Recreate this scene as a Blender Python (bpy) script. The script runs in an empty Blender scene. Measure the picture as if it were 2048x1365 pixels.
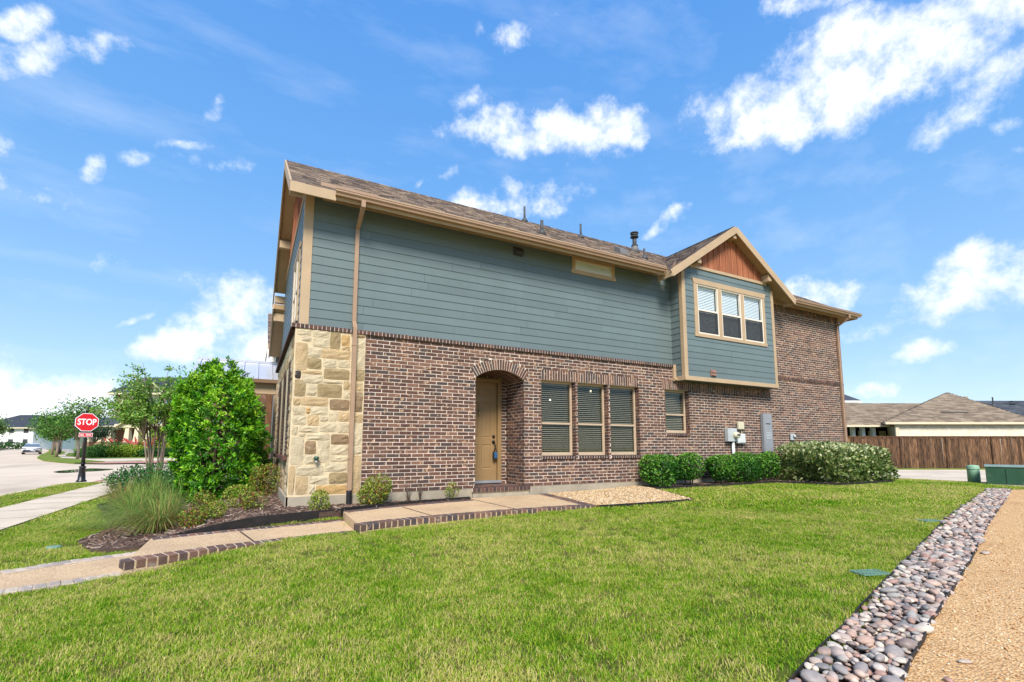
import bpy, bmesh, math, random
import numpy as np
from mathutils import Vector, Matrix
random.seed(11); NR = np.random.default_rng(5)
sc = bpy.context.scene
COL = sc.collection
R = math.radians
# ------------------------------------------------------------------ camera
CAM = Vector((0, 0, 1.38))
cd = bpy.data.cameras.new('camera'); cam = bpy.data.objects.new('camera', cd); COL.objects.link(cam)
cam.location = CAM; cam.rotation_euler = (math.pi/2 + R(6.457), 0, R(-28.33))
cd.sensor_width = 36; cd.lens = 16.977; cd.shift_y = 0.0499; cd.clip_end = 3000; cd.clip_start = 0.05
sc.camera = cam
sc.cycles.max_bounces = 6; sc.cycles.diffuse_bounces = 3; sc.cycles.glossy_bounces = 3; sc.cycles.transparent_max_bounces = 10; sc.cycles.caustics_reflective = False; sc.cycles.caustics_refractive = False
# ------------------------------------------------------------------ light, sky, exposure
SUN_EL, SUN_AZ = 46, 204        # azimuth: clockwise from +Y, where the sun stands
sd = bpy.data.lights.new('sun', 'SUN'); sun = bpy.data.objects.new('sun', sd); COL.objects.link(sun)
sd.energy = 2.7; sd.angle = R(20); sd.color = (1.0, 0.94, 0.85)
_az, _el = R(SUN_AZ), R(SUN_EL)
sdir = Vector((math.sin(_az)*math.cos(_el), math.cos(_az)*math.cos(_el), math.sin(_el)))
sun.rotation_euler = (-sdir).to_track_quat('-Z', 'Y').to_euler(); sun.location = (-6, -8, 14)
sc.view_settings.view_transform = 'Standard'; sc.view_settings.look = 'None'
sc.view_settings.exposure = 1.15; sc.view_settings.gamma = 1.0; sc.view_settings.use_curve_mapping = False
BLOBS=[[3.7,-6.74,0.44,-6.76,-7.7,15.32,1.1],[2.38,-8.03,1.73,-7.65,-3.07,12.43,1.2],[1.83,-9.02,1.59,-9.41,-3.89,15.15,1.2],[1.69,-12.81,1.59,-9.78,-5.23,15.89,1.1],[6.55,-13.98,0.71,-22.02,-28.23,38.89,0.7],[2.16,-18.9,4.55,-14.21,2.5,23.35,0.6],[3.23,-17.85,4.45,-21.58,3.54,38.33,0.6],[16.56,-55.21,-4.61,-32.66,-60.59,97.74,0.5],[4.91,-3.43,0.13,-7.15,-11.71,19.76,1.0],[10.26,-7.07,-0.15,-8.93,-16.56,25.92,0.7],[26.08,-11.03,0.3,-17.12,-31.75,47.5,0.75],[11.0,-18.17,8.58,-33.99,-0.3,54.5,0.7],[8.27,-5.16,1.66,-10.6,-9.68,25.51,0.95],[11.92,-9.16,1.83,-14.63,-15.31,37.89,0.8],[14.44,-9.73,-0.19,-13.59,-25.21,54.89,0.6],[2.82,-9.87,1.23,-6.97,2.04,24.77,1.1],[5.56,-19.59,0.87,-7.56,-2.89,29.45,1.0],[5.97,-22.51,-1.92,-3.9,-7.23,23.12,0.9],[8.42,-15.0,-1.04,-4.82,-8.95,31.34,1.0],[11.27,-30.09,1.03,-10.38,-0.63,62.71,0.8],[10.51,-22.46,0.08,-6.26,-0.59,59.72,0.8],[8.9,-20.05,0.01,-12.51,-9.22,74.77,0.45],[35.54,-129.0,-10.94,-42.2,-78.27,138.88,0.4],[13.15,-0.19,2.76,-5.33,-4.01,15.25,1.1],[13.38,0.72,2.41,-5.96,-4.54,21.36,1.1],[11.2,-0.18,0.58,-1.82,-3.37,17.91,1.0],[19.94,-0.98,0.97,-1.92,-3.55,15.09,0.8],[26.79,1.34,5.64,-12.86,-9.64,36.84,0.8],[19.44,3.53,4.13,-21.44,-26.8,31.31,0.85],[25.84,5.08,6.24,-23.75,-28.87,29.96,0.9],[22.71,2.3,5.49,-39.26,-46.36,52.71,0.7],[41.9,13.29,3.57,-22.98,-42.63,58.63,0.6],[20.26,0.24,3.62,-38.24,-46.43,76.54,0.6],[41.36,-12.25,25.53,-50.18,-32.37,44.3,0.6],[41.74,0.06,23.58,-49.69,-32.62,43.34,0.75],[50.88,8.32,3.56,-15.21,-28.21,51.17,0.7],[28.36,1.32,1.65,-23.93,-44.39,81.76,0.45],[85.47,27.95,7.37,-16.59,-30.77,53.61,0.7],[77.46,25.08,6.66,-17.18,-31.86,62.84,0.7],[8.09,2.2,1.3,-5.93,-3.95,31.31,1.1],[9.22,2.72,0.77,-0.9,-1.67,34.15,1.0],[17.27,3.12,3.67,-9.93,-5.67,33.42,0.8],[13.46,5.25,1.25,-1.63,-3.03,24.73,1.0],[23.53,2.41,4.98,-13.99,-9.16,43.79,0.7],[27.82,-5.1,-8.87,-3.5,-39.83,39.59,0.55],[25.92,-4.06,-10.62,-1.62,-63.79,55.81,0.4],[16.0,-11.02,8.83,-68.08,-31.38,90.41,0.45],[13.77,0.47,7.15,-140.64,-60.93,165.96,0.5],[11.86,2.39,-1.11,5.11,-15.15,54.09,0.33],[21.19,7.54,-2.18,8.01,-23.43,66.35,0.3]]
world = bpy.data.worlds.new('World'); sc.world = world; world.use_nodes = True
def build_world():
    nt = world.node_tree; N = nt.nodes; L = nt.links; N.clear()
    out = N.new('ShaderNodeOutputWorld'); bg = N.new('ShaderNodeBackground'); L.new(bg.outputs[0], out.inputs[0])
    sky = N.new('ShaderNodeTexSky'); sky.sky_type = 'NISHITA'; sky.sun_disc = False
    sky.sun_elevation = _el; sky.sun_rotation = _az; sky.altitude = 100; sky.air_density = 1.0; sky.dust_density = 0.6; sky.ozone_density = 2.2
    tc = N.new('ShaderNodeTexCoord'); D = tc.outputs['Generated']
    def vm(op, a, b=None):
        n = N.new('ShaderNodeVectorMath'); n.operation = op; L.new(a, n.inputs[0])
        if b is not None:
            if isinstance(b, tuple): n.inputs[1].default_value = b
            else: L.new(b, n.inputs[1])
        return n.outputs['Value'] if op == 'DOT_PRODUCT' else n.outputs[0]
    def m(op, a, b=None, c=None, clamp=False):
        n = N.new('ShaderNodeMath'); n.operation = op; n.use_clamp = clamp
        for i, x in enumerate((a, b, c)):
            if x is None: continue
            if isinstance(x, (int, float)): n.inputs[i].default_value = x
            else: L.new(x, n.inputs[i])
        return n.outputs[0]
    def noise(vec, scale, detail, rough, lac=2.0):
        n = N.new('ShaderNodeTexNoise'); n.inputs['Scale'].default_value = scale; n.inputs['Detail'].default_value = detail
        n.inputs['Roughness'].default_value = rough; n.inputs['Lacunarity'].default_value = lac; L.new(vec, n.inputs['Vector']); return n
    warp = noise(D, 9, 3, .55)
    w2 = vm('SUBTRACT', warp.outputs['Color'], (.5, .5, .5)); w3 = N.new('ShaderNodeVectorMath'); w3.operation = 'SCALE'; L.new(w2, w3.inputs[0]); w3.inputs['Scale'].default_value = .085
    DW = vm('ADD', D, w3.outputs[0])
    acc = None
    for b in BLOBS:
        x = vm('DOT_PRODUCT', DW, tuple(k*.88 for k in b[0:3])); y = vm('DOT_PRODUCT', DW, tuple(k*.88 for k in b[3:6]))
        r2 = m('MULTIPLY_ADD', x, x, m('MULTIPLY', y, y))
        v = m('MULTIPLY', m('SUBTRACT', 1.0, r2), b[6] if b[6] > .85 else b[6]*.86)
        acc = v if acc is None else m('MAXIMUM', acc, v)
    front = m('GREATER_THAN', vm('DOT_PRODUCT', D, (.47, .88, .1)), 0.0)
    acc = m('MAXIMUM', acc, -1.2)
    acc = m('ADD', m('MULTIPLY', acc, front), m('MULTIPLY', m('SUBTRACT', 1.0, front), -0.55))
    fb = noise(D, 13, 11, .66); big = noise(D, 2.6, 3, .5)
    dens = m('ADD', m('MULTIPLY_ADD', fb.outputs['Fac'], 4.2, -2.16), acc)
    dens = m('ADD', dens, m('MULTIPLY_ADD', big.outputs['Fac'], .7, -.38))
    mr = N.new('ShaderNodeMapRange'); mr.interpolation_type = 'SMOOTHSTEP'; L.new(dens, mr.inputs['Value'])
    mr.inputs['From Min'].default_value = -.2; mr.inputs['From Max'].default_value = 1.4
    # thin high haze towards the horizon
    sep = N.new('ShaderNodeSeparateXYZ'); L.new(D, sep.inputs[0])
    mask = mr.outputs[0]
    ci = noise(vm('MULTIPLY', D, (1.5, 4.0, 7.0)), 2.2, 6, .6)
    cir = N.new('ShaderNodeMapRange'); L.new(ci.outputs['Fac'], cir.inputs['Value']); cir.inputs['From Min'].default_value = .5; cir.inputs['From Max'].default_value = .8
    cir.inputs['To Max'].default_value = .16
    mask = m('MAXIMUM', mask, cir.outputs[0])
    # sky colour: photo sky is a saturated azure
    hs = N.new('ShaderNodeHueSaturation'); L.new(sky.outputs[0], hs.inputs['Color']); hs.inputs['Saturation'].default_value = SKY_SAT; hs.inputs['Value'].default_value = 1
    mul = N.new('ShaderNodeMix'); mul.data_type = 'RGBA'; mul.blend_type = 'MULTIPLY'; mul.inputs['Factor'].default_value = 1
    L.new(hs.outputs[0], mul.inputs['A']); mul.inputs['B'].default_value = (*SKY_TINT, 1)
    az = N.new('ShaderNodeValToRGB'); e = az.color_ramp.elements; stops = AZURE
    while len(e) < len(stops): e.new(.5)
    for el, (p, c) in zip(e, stops): el.position = p; el.color = (*[5*x for x in c], 1)
    L.new(sep.outputs['Z'], az.inputs['Fac'])
    am = N.new('ShaderNodeMix'); am.data_type = 'RGBA'; am.inputs['Factor'].default_value = .72; L.new(mul.outputs['Result'], am.inputs['A']); L.new(az.outputs['Color'], am.inputs['B'])
    # clouds: white crowns, faint grey-blue bodies
    sh = noise(vm('ADD', D, (.0, .0, .035)), 11, 6, .6)
    shr = N.new('ShaderNodeMapRange'); L.new(sh.outputs['Fac'], shr.inputs['Value']); shr.inputs['From Min'].default_value = .38; shr.inputs['From Max'].default_value = .68
    cc = N.new('ShaderNodeMix'); cc.data_type = 'RGBA'; L.new(shr.outputs[0], cc.inputs['Factor'])
    cc.inputs['A'].default_value = (*[CLOUD*x for x in (1, 1, 1)], 1); cc.inputs['B'].default_value = (*[CLOUD*x for x in (.80, .85, .93)], 1)
    mx = N.new('ShaderNodeMix'); mx.data_type = 'RGBA'; L.new(mask, mx.inputs['Factor'])
    L.new(am.outputs['Result'], mx.inputs['A']); L.new(cc.outputs['Result'], mx.inputs['B'])
    L.new(mx.outputs['Result'], bg.inputs['Color']); bg.inputs['Strength'].default_value = SKY_STR
AZURE = [(0, (.70, .83, .97)), (.10, (.56, .76, .99)), (.25, (.35, .62, .99)), (.45, (.21, .50, .99)), (.7, (.13, .40, .97)), (1, (.11, .35, .90))]
world.cycles.sampling_method = 'MANUAL'; world.cycles.sample_map_resolution = 512
SKY_STR = 0.095; SKY_SAT = 1.25; SKY_TINT = (.95, 1.0, 1.0); CLOUD = 6.4
build_world()

# ================================================================== helpers
def wloc(o):
    v = Vector((0, 0, 0))
    while o is not None: v = v + o.location; o = o.parent
    return v
def empty(name, loc, parent=None):
    o = bpy.data.objects.new(name, None); COL.objects.link(o); o.empty_display_size = .2
    o.location = Vector(loc) - (wloc(parent) if parent else Vector()); o.parent = parent; return o
def tag(o, label=None, cat=None, group=None, kind=None):
    for k, v in (('label', label), ('category', cat), ('group', group), ('kind', kind)):
        if v: o[k] = v
    return o
def thing(name, loc, label, cat, group=None):
    return tag(empty(name, loc), label, cat, group)
def link(name, me, parent=None, loc=(0, 0, 0), rot=None, scale=None):
    o = bpy.data.objects.new(name, me); COL.objects.link(o); o.parent = parent
    o.location = Vector(loc) - (wloc(parent) if parent else Vector())
    if rot: o.rotation_euler = rot
    if scale: o.scale = scale
    return o
class MB:
    def __init__(s): s.v = []; s.f = []; s.m = []
    def poly(s, pts, m=0):
        k = len(s.v); s.v += [tuple(p) for p in pts]; s.f.append(tuple(range(k, k+len(pts)))); s.m.append(m); return s
    def box(s, x0, x1, y0, y1, z0, z1, m=0):
        k = len(s.v)
        s.v += [(x0,y0,z0),(x1,y0,z0),(x1,y1,z0),(x0,y1,z0),(x0,y0,z1),(x1,y0,z1),(x1,y1,z1),(x0,y1,z1)]
        for q in ((3,2,1,0),(4,5,6,7),(0,1,5,4),(1,2,6,5),(2,3,7,6),(3,0,4,7)): s.f.append(tuple(k+i for i in q)); s.m.append(m)
        return s
    def bbox(s, x0, x1, y0, y1, z0, z1, b=.006, m=0):
        """box with all edges chamfered"""
        k = len(s.v)
        X = ((x0, x0+b), (x1, x1-b)); Y = ((y0, y0+b), (y1, y1-b)); Z = ((z0, z0+b), (z1, z1-b))
        idx = {}
        for i in (0, 1):
            for j in (0, 1):
                for l in (0, 1):
                    for ax in range(3):
                        p = [X[i][1], Y[j][1], Z[l][1]]; p[ax] = (X[i][0], Y[j][0], Z[l][0])[ax]
                        idx[i, j, l, ax] = len(s.v); s.v.append(tuple(p))
        def F(*q): s.f.append(tuple(q)); s.m.append(m)
        g = lambda i, j, l, a: idx[i, j, l, a]
        for i in (0, 1): F(g(i,0,0,0), g(i,1,0,0), g(i,1,1,0), g(i,0,1,0))
        for j in (0, 1): F(g(0,j,0,1), g(1,j,0,1), g(1,j,1,1), g(0,j,1,1))
        for l in (0, 1): F(g(0,0,l,2), g(1,0,l,2), g(1,1,l,2), g(0,1,l,2))
        for i in (0, 1):
            for j in (0, 1): F(g(i,j,0,0), g(i,j,1,0), g(i,j,1,1), g(i,j,0,1))
            for l in (0, 1): F(g(i,0,l,0), g(i,1,l,0), g(i,1,l,2), g(i,0,l,2))
        for j in (0, 1):
            for l in (0, 1): F(g(0,j,l,1), g(1,j,l,1), g(1,j,l,2), g(0,j,l,2))
        for i in (0, 1):
            for j in (0, 1):
                for l in (0, 1): F(g(i,j,l,0), g(i,j,l,1), g(i,j,l,2))
        return s
    def prism(s, pts, d, m=0):
        """pts: closed polygon of 3D points, d: extrusion vector"""
        n = len(pts); k = len(s.v); d = Vector(d)
        s.v += [tuple(p) for p in pts] + [tuple(Vector(p)+d) for p in pts]
        s.f.append(tuple(range(k, k+n))); s.m.append(m); s.f.append(tuple(range(k+2*n-1, k+n-1, -1))); s.m.append(m)
        for i in range(n): s.f.append((k+i, k+(i+1) % n, k+n+(i+1) % n, k+n+i)); s.m.append(m)
        return s
    def beam(s, a, b, w, h, up=(0, 0, 1), m=0):
        a = Vector(a); b = Vector(b); d = (b-a).normalized(); r = d.cross(Vector(up)).normalized(); u = r.cross(d)
        c = [a + r*w/2*i + u*h/2*j for i, j in ((-1,-1),(1,-1),(1,1),(-1,1))]
        return s.prism(c, b-a, m)
    def tube(s, pts, rad, n=8, m=0, cap=True):
        pts = [Vector(p) for p in pts]; k = len(s.v); rings = []
        pr = None
        for i, p in enumerate(pts):
            d = (pts[min(i+1, len(pts)-1)] - pts[max(i-1, 0)])
            d = d.normalized() if d.length > 1e-9 else Vector((0, 0, 1))
            a = pr if pr is not None else (Vector((1, 0, 0)) if abs(d.x) < .9 else Vector((0, 1, 0)))
            a = (a - d*a.dot(d)).normalized(); pr = a; b = d.cross(a)
            r = rad[i] if isinstance(rad, (list, tuple)) else rad
            rings.append(len(s.v))
            for j in range(n):
                t = 2*math.pi*j/n; s.v.append(tuple(p + a*r*math.cos(t) + b*r*math.sin(t)))
        for i in range(len(rings)-1):
            for j in range(n):
                s.f.append((rings[i]+j, rings[i]+(j+1) % n, rings[i+1]+(j+1) % n, rings[i+1]+j)); s.m.append(m)
        if cap:
            s.f.append(tuple(rings[0]+j for j in range(n-1, -1, -1))); s.m.append(m)
            s.f.append(tuple(rings[-1]+j for j in range(n))); s.m.append(m)
        return s
    def build(s, name, mats, parent=None, smooth=False, local=None):
        me = bpy.data.meshes.new(name)
        o0 = Vector(local) if local is not None else (wloc(parent) if parent else Vector())
        me.from_pydata([(a-o0.x, b-o0.y, c-o0.z) for a, b, c in s.v], [], s.f)
        if not isinstance(mats, (list, tuple)): mats = [mats]
        for t in mats: me.materials.append(t)
        if any(s.m): me.polygons.foreach_set('material_index', s.m)
        if smooth: me.polygons.foreach_set('use_smooth', [True]*len(s.f))
        me.update()
        o = bpy.data.objects.new(name, me); COL.objects.link(o); o.parent = parent
        if local is not None: o.location = o0 - (wloc(parent) if parent else Vector())
        return o
def np_mesh(name, V, F, mats, cols=None, smooth=False):
    """V (n,3), F (m,k) -> mesh, optional per-vertex colour"""
    V = np.asarray(V, np.float32); F = np.asarray(F, np.int32); k = F.shape[1]
    me = bpy.data.meshes.new(name); me.vertices.add(len(V)); me.vertices.foreach_set('co', V.ravel())
    me.loops.add(F.size); me.loops.foreach_set('vertex_index', F.ravel())
    me.polygons.add(len(F)); me.polygons.foreach_set('loop_start', np.arange(0, F.size, k, dtype=np.int32))
    if smooth: me.polygons.foreach_set('use_smooth', np.ones(len(F), bool))
    me.update(calc_edges=True)
    if cols is not None:
        a = me.color_attributes.new('Col', 'FLOAT_COLOR', 'POINT')
        c = np.ones((len(V), 4), np.float32); c[:, :3] = cols; a.data.foreach_set('color', c.ravel())
    for t in (mats if isinstance(mats, (list, tuple)) else [mats]): me.materials.append(t)
    return me
# ------------------------------------------------------------------ materials
def srgb(r, g, b):
    f = lambda c: ((c/255+.055)/1.055)**2.4 if c > 10 else c/255/12.92
    return (f(r), f(g), f(b))
class NT:
    def __init__(s, name):
        s.mat = bpy.data.materials.new(name); s.mat.use_nodes = True; s.t = s.mat.node_tree; s.N = s.t.nodes; s.N.clear()
        s.out = s.new('ShaderNodeOutputMaterial')
    def new(s, t): return s.N.new(t)
    def l(s, a, b): s.t.links.new(a, b)
    def pos(s): return s.new('ShaderNodeNewGeometry').outputs['Position']
    def obj(s): return s.new('ShaderNodeTexCoord').outputs['Object']
    def noise(s, scale, detail=4, rough=.55, vec=None, stretch=None):
        n = s.new('ShaderNodeTexNoise'); n.inputs['Scale'].default_value = scale; n.inputs['Detail'].default_value = detail; n.inputs['Roughness'].default_value = rough
        v = vec if vec is not None else s.pos()
        if stretch:
            k = s.new('ShaderNodeVectorMath'); k.operation = 'MULTIPLY'; s.l(v, k.inputs[0]); k.inputs[1].default_value = stretch; v = k.outputs[0]
        s.l(v, n.inputs['Vector']); return n.outputs['Fac']
    def ramp(s, fac, stops, interp='LINEAR'):
        r = s.new('ShaderNodeValToRGB'); r.color_ramp.interpolation = interp; e = r.color_ramp.elements
        while len(e) < len(stops): e.new(.5)
        for el, (p, c) in zip(e, stops): el.position = p; el.color = (*c, 1) if len(c) == 3 else c
        s.l(fac, r.inputs['Fac']); return r.outputs['Color']
    def rng(s, v, a, b, c=0, d=1, smooth=True):
        n = s.new('ShaderNodeMapRange'); n.interpolation_type = 'SMOOTHSTEP' if smooth else 'LINEAR'; s.l(v, n.inputs['Value'])
        for k, x in (('From Min', a), ('From Max', b), ('To Min', c), ('To Max', d)): n.inputs[k].default_value = x
        return n.outputs[0]
    def mix(s, f, a, b, mode='MIX'):
        n = s.new('ShaderNodeMix'); n.data_type = 'RGBA'; n.blend_type = mode
        for k, x in (('Factor', f), ('A', a), ('B', b)):
            if isinstance(x, (int, float)): n.inputs[k].default_value = x
            elif isinstance(x, tuple): n.inputs[k].default_value = (*x, 1)
            else: s.l(x, n.inputs[k])
        return n.outputs['Result']
    def math(s, op, a, b=0.0):
        n = s.new('ShaderNodeMath'); n.operation = op
        for i, x in enumerate((a, b)):
            if isinstance(x, (int, float)): n.inputs[i].default_value = x
            else: s.l(x, n.inputs[i])
        return n.outputs[0]
    def rand(s):
        """a random number per object, instance and mesh island"""
        a = s.new('ShaderNodeObjectInfo').outputs['Random']; b = s.new('ShaderNodeNewGeometry').outputs['Random Per Island']
        return s.math('FRACT', s.math('ADD', a, s.math('MULTIPLY', b, 7.31)))
    def attr(s, name='Col'):
        n = s.new('ShaderNodeAttribute'); n.attribute_name = name; return n.outputs['Color']
    def bump(s, h, strength=.3, dist=.01):
        n = s.new('ShaderNodeBump'); n.inputs['Strength'].default_value = strength; n.inputs['Distance'].default_value = dist; s.l(h, n.inputs['Height']); return n.outputs['Normal']
    def bsdf(s, col, rough=.8, normal=None, spec=.3, metal=0, trans=0):
        p = s.new('ShaderNodeBsdfPrincipled')
        if isinstance(col, tuple): p.inputs['Base Color'].default_value = (*col, 1)
        else: s.l(col, p.inputs['Base Color'])
        if isinstance(rough, (int, float)): p.inputs['Roughness'].default_value = rough
        else: s.l(rough, p.inputs['Roughness'])
        p.inputs['Specular IOR Level'].default_value = spec; p.inputs['Metallic'].default_value = metal
        if normal is not None: s.l(normal, p.inputs['Normal'])
        sh = p.outputs[0]
        if trans:
            t = s.new('ShaderNodeBsdfTranslucent')
            if isinstance(col, tuple): t.inputs['Color'].default_value = (*col, 1)
            else: s.l(col, t.inputs['Color'])
            mx = s.new('ShaderNodeMixShader'); mx.inputs['Fac'].default_value = trans; s.l(sh, mx.inputs[1]); s.l(t.outputs[0], mx.inputs[2]); sh = mx.outputs[0]
        s.l(sh, s.out.inputs['Surface']); return s.mat
M = {}
def simple(name, c, rough=.6, var=.15, scale=3, bump=.08, bscale=60, spec=.3, metal=0, stretch=None, dirt=None):
    t = NT(name); c2 = tuple(x*(1-var) for x in c); c1 = tuple(min(1, x*(1+var)) for x in c)
    col = t.mix(t.rng(t.noise(scale, 5, .6, stretch=stretch), .3, .7), c2, c1)
    if dirt: col = t.mix(t.rng(t.noise(dirt[1], 6, .65), .52, .72, 0, dirt[2]), col, dirt[0])
    M[name] = t.bsdf(col, rough, t.bump(t.noise(bscale, 3, .6), bump, .01), spec, metal); return M[name]
def palette(name, cols, rough=.8, var=.35, scale=20, bump=.4, bscale=60, spec=.2, blotch=None, trans=0):
    t = NT(name); n = len(cols)
    col = t.ramp(t.rand(), [(i/n, c) for i, c in enumerate(cols)], 'CONSTANT')
    nz = t.noise(scale, 6, .65)
    col = t.mix(1.0, col, t.ramp(nz, [(.25, (1-var,)*3), (.75, (1+var,)*3)]), 'MULTIPLY')
    if blotch:
        for bc, bs, lo, hi, amt in blotch: col = t.mix(t.rng(t.noise(bs, 4, .6), lo, hi, 0, amt), col, bc)
    M[name] = t.bsdf(col, rough, t.bump(t.noise(bscale, 5, .7), bump, .006), spec, trans=trans); return M[name]
palette('brick', [srgb(94,68,58), srgb(106,76,63), srgb(82,60,53), srgb(90,66,57), srgb(114,83,68), srgb(98,72,60), srgb(80,67,62), srgb(92,67,57), srgb(122,91,75), srgb(86,62,54), srgb(76,64,60)],
        rough=.9, var=.2, scale=38, bump=.5, bscale=90, blotch=[(srgb(190,154,118), 13, .59, .66, .75), (srgb(206,190,176), 9, .66, .78, .55), (srgb(60,50,50), 17, .63, .74, .6)])
palette('rowlock', [srgb(84,64,58), srgb(70,58,56), srgb(96,70,62), srgb(76,60,58)], rough=.9, var=.3, scale=30, bump=.5, bscale=90, blotch=[(srgb(160,130,105), 15, .66, .76, .5)])
palette('paver_pale', [srgb(176,160,146), srgb(160,146,136), srgb(188,172,154), srgb(150,138,130)], rough=.9, var=.25, scale=22, bump=.5, bscale=80, blotch=[(srgb(206,194,178), 7, .5, .72, .7)])
palette('paver_brick', [srgb(104,80,70), srgb(88,72,68), srgb(120,90,76), srgb(96,76,70), srgb(80,70,70)], rough=.9, var=.3, scale=22, bump=.5, bscale=80, blotch=[(srgb(190,176,160), 7, .55, .75, .6)])
simple('mortar', srgb(216,200,184), .95, .10, 6, .4, 120)
def stone_mat(name, base):
    t = NT(name); c = t.mix(t.rng(t.noise(3.5, 6, .62), .35, .68), base, tuple(x*.8 for x in base)); c = t.mix(1.0, c, t.ramp(t.noise(70, 6, .75), [(.3, (.72,)*3), (.7, (1.22,)*3)]), 'MULTIPLY')
    c = t.mix(t.rng(t.noise(9, 5, .65), .55, .72, 0, .55), c, tuple(x*.55+.012 for x in base))
    c = t.mix(t.rng(t.noise(5, 5, .6, stretch=(1, 1, 2.2)), .58, .75, 0, .5), c, srgb(222,206,176))
    M[name] = t.bsdf(c, .9, t.bump(t.noise(34, 10, .78), 1.0, .03), .15)
for i, c in enumerate([srgb(214,196,162), srgb(204,176,134), srgb(170,148,110), srgb(206,168,112), srgb(156,130,100), srgb(74,66,62)]): stone_mat('stone%d' % i, c)
def siding_mat():
    t = NT('siding'); a = srgb(102,114,113); c = t.mix(t.rand(), tuple(x*.93 for x in a), tuple(x*1.07 for x in a))
    c = t.mix(t.rng(t.noise(1.2, 5, .6), .4, .75, 0, .16), c, srgb(120,138,136))
    c = t.mix(t.rng(t.noise(2.2, 6, .7, stretch=(3, 3, .25)), .5, .8, 0, .22), c, srgb(78,92,90))
    M['siding'] = t.bsdf(c, .36, t.bump(t.noise(30, 6, .7, stretch=(.12, .12, 1)), .22, .004), .35)
siding_mat()
simple('trim', srgb(178,153,122), .6, .06, 2, .08, 40)
simple('gutter', srgb(160,130,104), .42, .06, 2, .03, 20, spec=.45)
simple('soffit', srgb(168,140,104), .7, .07, 2, .1, 30)
simple('vinyl', srgb(226,214,196), .4, .03, 3, .02, 20, spec=.4)
simple('window_frame', srgb(184,162,136), .45, .04, 3, .02, 20, spec=.4)
def wood_mat(name, a, b, sx=14, spread=(.8, 1.18)):
    t = NT(name); r = t.rand(); n = t.noise(3, 6, .6, stretch=(sx, sx, .9))
    c = t.mix(t.rng(n, .3, .72), a, b); c = t.mix(1.0, c, t.ramp(r, [(0, (spread[0],)*3), (1, (spread[1],)*3)]), 'MULTIPLY')
    M[name] = t.bsdf(c, .7, t.bump(t.noise(4, 6, .65, stretch=(sx, sx, .8)), .25, .006), .25)
wood_mat('orange_wood', srgb(168,108,76), srgb(138,82,56))
wood_mat('fence_wood', srgb(128,94,66), srgb(46,33,26), 7, (.5, 1.35))
wood_mat('post_wood', srgb(120,84,56), srgb(84,58,40), 7)
def shingle_mat(name, cols):
    t = NT(name); n = len(cols); c = t.ramp(t.rand(), [(i/n, k) for i, k in enumerate(cols)], 'CONSTANT')
    c = t.mix(1.0, c, t.ramp(t.noise(60, 4, .7), [(.3, (.6,)*3), (.7, (1.35,)*3)]), 'MULTIPLY')
    c = t.mix(t.rng(t.noise(1.1, 4, .6), .45, .7, 0, .3), c, tuple(x*.6 for x in cols[0]))
    M[name] = t.bsdf(c, .95, t.bump(t.noise(150, 3, .7), .5, .004), .15)
shingle_mat('shingle', [srgb(118,102,92), srgb(98,86,80), srgb(134,116,102), srgb(84,74,70), srgb(110,98,90), srgb(146,128,112)])
shingle_mat('shingle_tan', [srgb(134,119,102), srgb(120,106,91), srgb(144,129,111), srgb(110,97,84)])
shingle_mat('shingle_dark', [srgb(72,76,84), srgb(62,66,74), srgb(82,86,92)])
simple('metal_roof', srgb(196,198,206), .35, .05, 1, .02, 8, spec=.5, metal=.3)
simple('stone_mortar', srgb(208,188,154), .95, .12, 6, .5, 120)
simple('concrete', srgb(160,149,130), .9, .12, 2.5, .35, 70, dirt=(srgb(120,112,98), 3, .5))
def concrete2(name, a, b, dark, s1=.35, s2=.15, st=None):
    t = NT(name); c = t.mix(t.rng(t.noise(s1, 6, .6), .35, .7), a, b)
    c = t.mix(t.rng(t.noise(s2, 6, .62, stretch=st), .5, .72, 0, .6), c, dark)
    c = t.mix(1.0, c, t.ramp(t.noise(40, 3, .7), [(.3, (.9,)*3), (.7, (1.08,)*3)]), 'MULTIPLY')
    M[name] = t.bsdf(c, .85, t.bump(t.noise(50, 4, .7), .25, .006), .25)
concrete2('road', srgb(210,190,166), srgb(192,172,150), srgb(150,134,118), .12, .3, (1, .25, 1))
concrete2('sidewalk', srgb(210,193,170), srgb(194,178,156), srgb(158,146,130), .5, .6)
def aggregate():
    t = NT('aggregate'); v = t.new('ShaderNodeTexVoronoi'); v.inputs['Scale'].default_value = 95; t.l(t.pos(), v.inputs['Vector'])
    c = t.ramp(v.outputs['Color'], [(.1, srgb(154,124,92)), (.35, srgb(196,166,128)), (.6, srgb(212,186,150)), (.9, srgb(184,150,112))])
    c = t.mix(t.rng(t.noise(1.3, 5, .6), .42, .7, 0, .35), c, srgb(150,122,98))
    M['aggregate'] = t.bsdf(c, .85, t.bump(v.outputs['Distance'], .5, .006), .25)
aggregate()
def granite():
    t = NT('granite'); v = t.new('ShaderNodeTexVoronoi'); v.inputs['Scale'].default_value = 62; t.l(t.pos(), v.inputs['Vector'])
    c = t.ramp(v.outputs['Color'], [(.05, srgb(146,108,70)), (.3, srgb(200,158,108)), (.6, srgb(216,180,132)), (.9, srgb(178,134,88))])
    c = t.mix(t.rng(t.noise(.9, 6, .65), .45, .72, 0, .4), c, srgb(160,112,68))
    M['granite'] = t.bsdf(c, .9, t.bump(v.outputs['Distance'], .9, .012), .2)
granite()
palette('granite_chip', [srgb(214,174,124), srgb(194,148,98), srgb(222,192,148), srgb(170,126,82), srgb(204,164,116), srgb(226,204,172)], .85, .2, 40, .3, 120)
palette('gravel_stone', [srgb(206,180,140), srgb(186,152,108), srgb(222,204,172), srgb(166,130,90), srgb(198,170,128), srgb(150,124,94)], .8, .2, 40, .3, 120)
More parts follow.
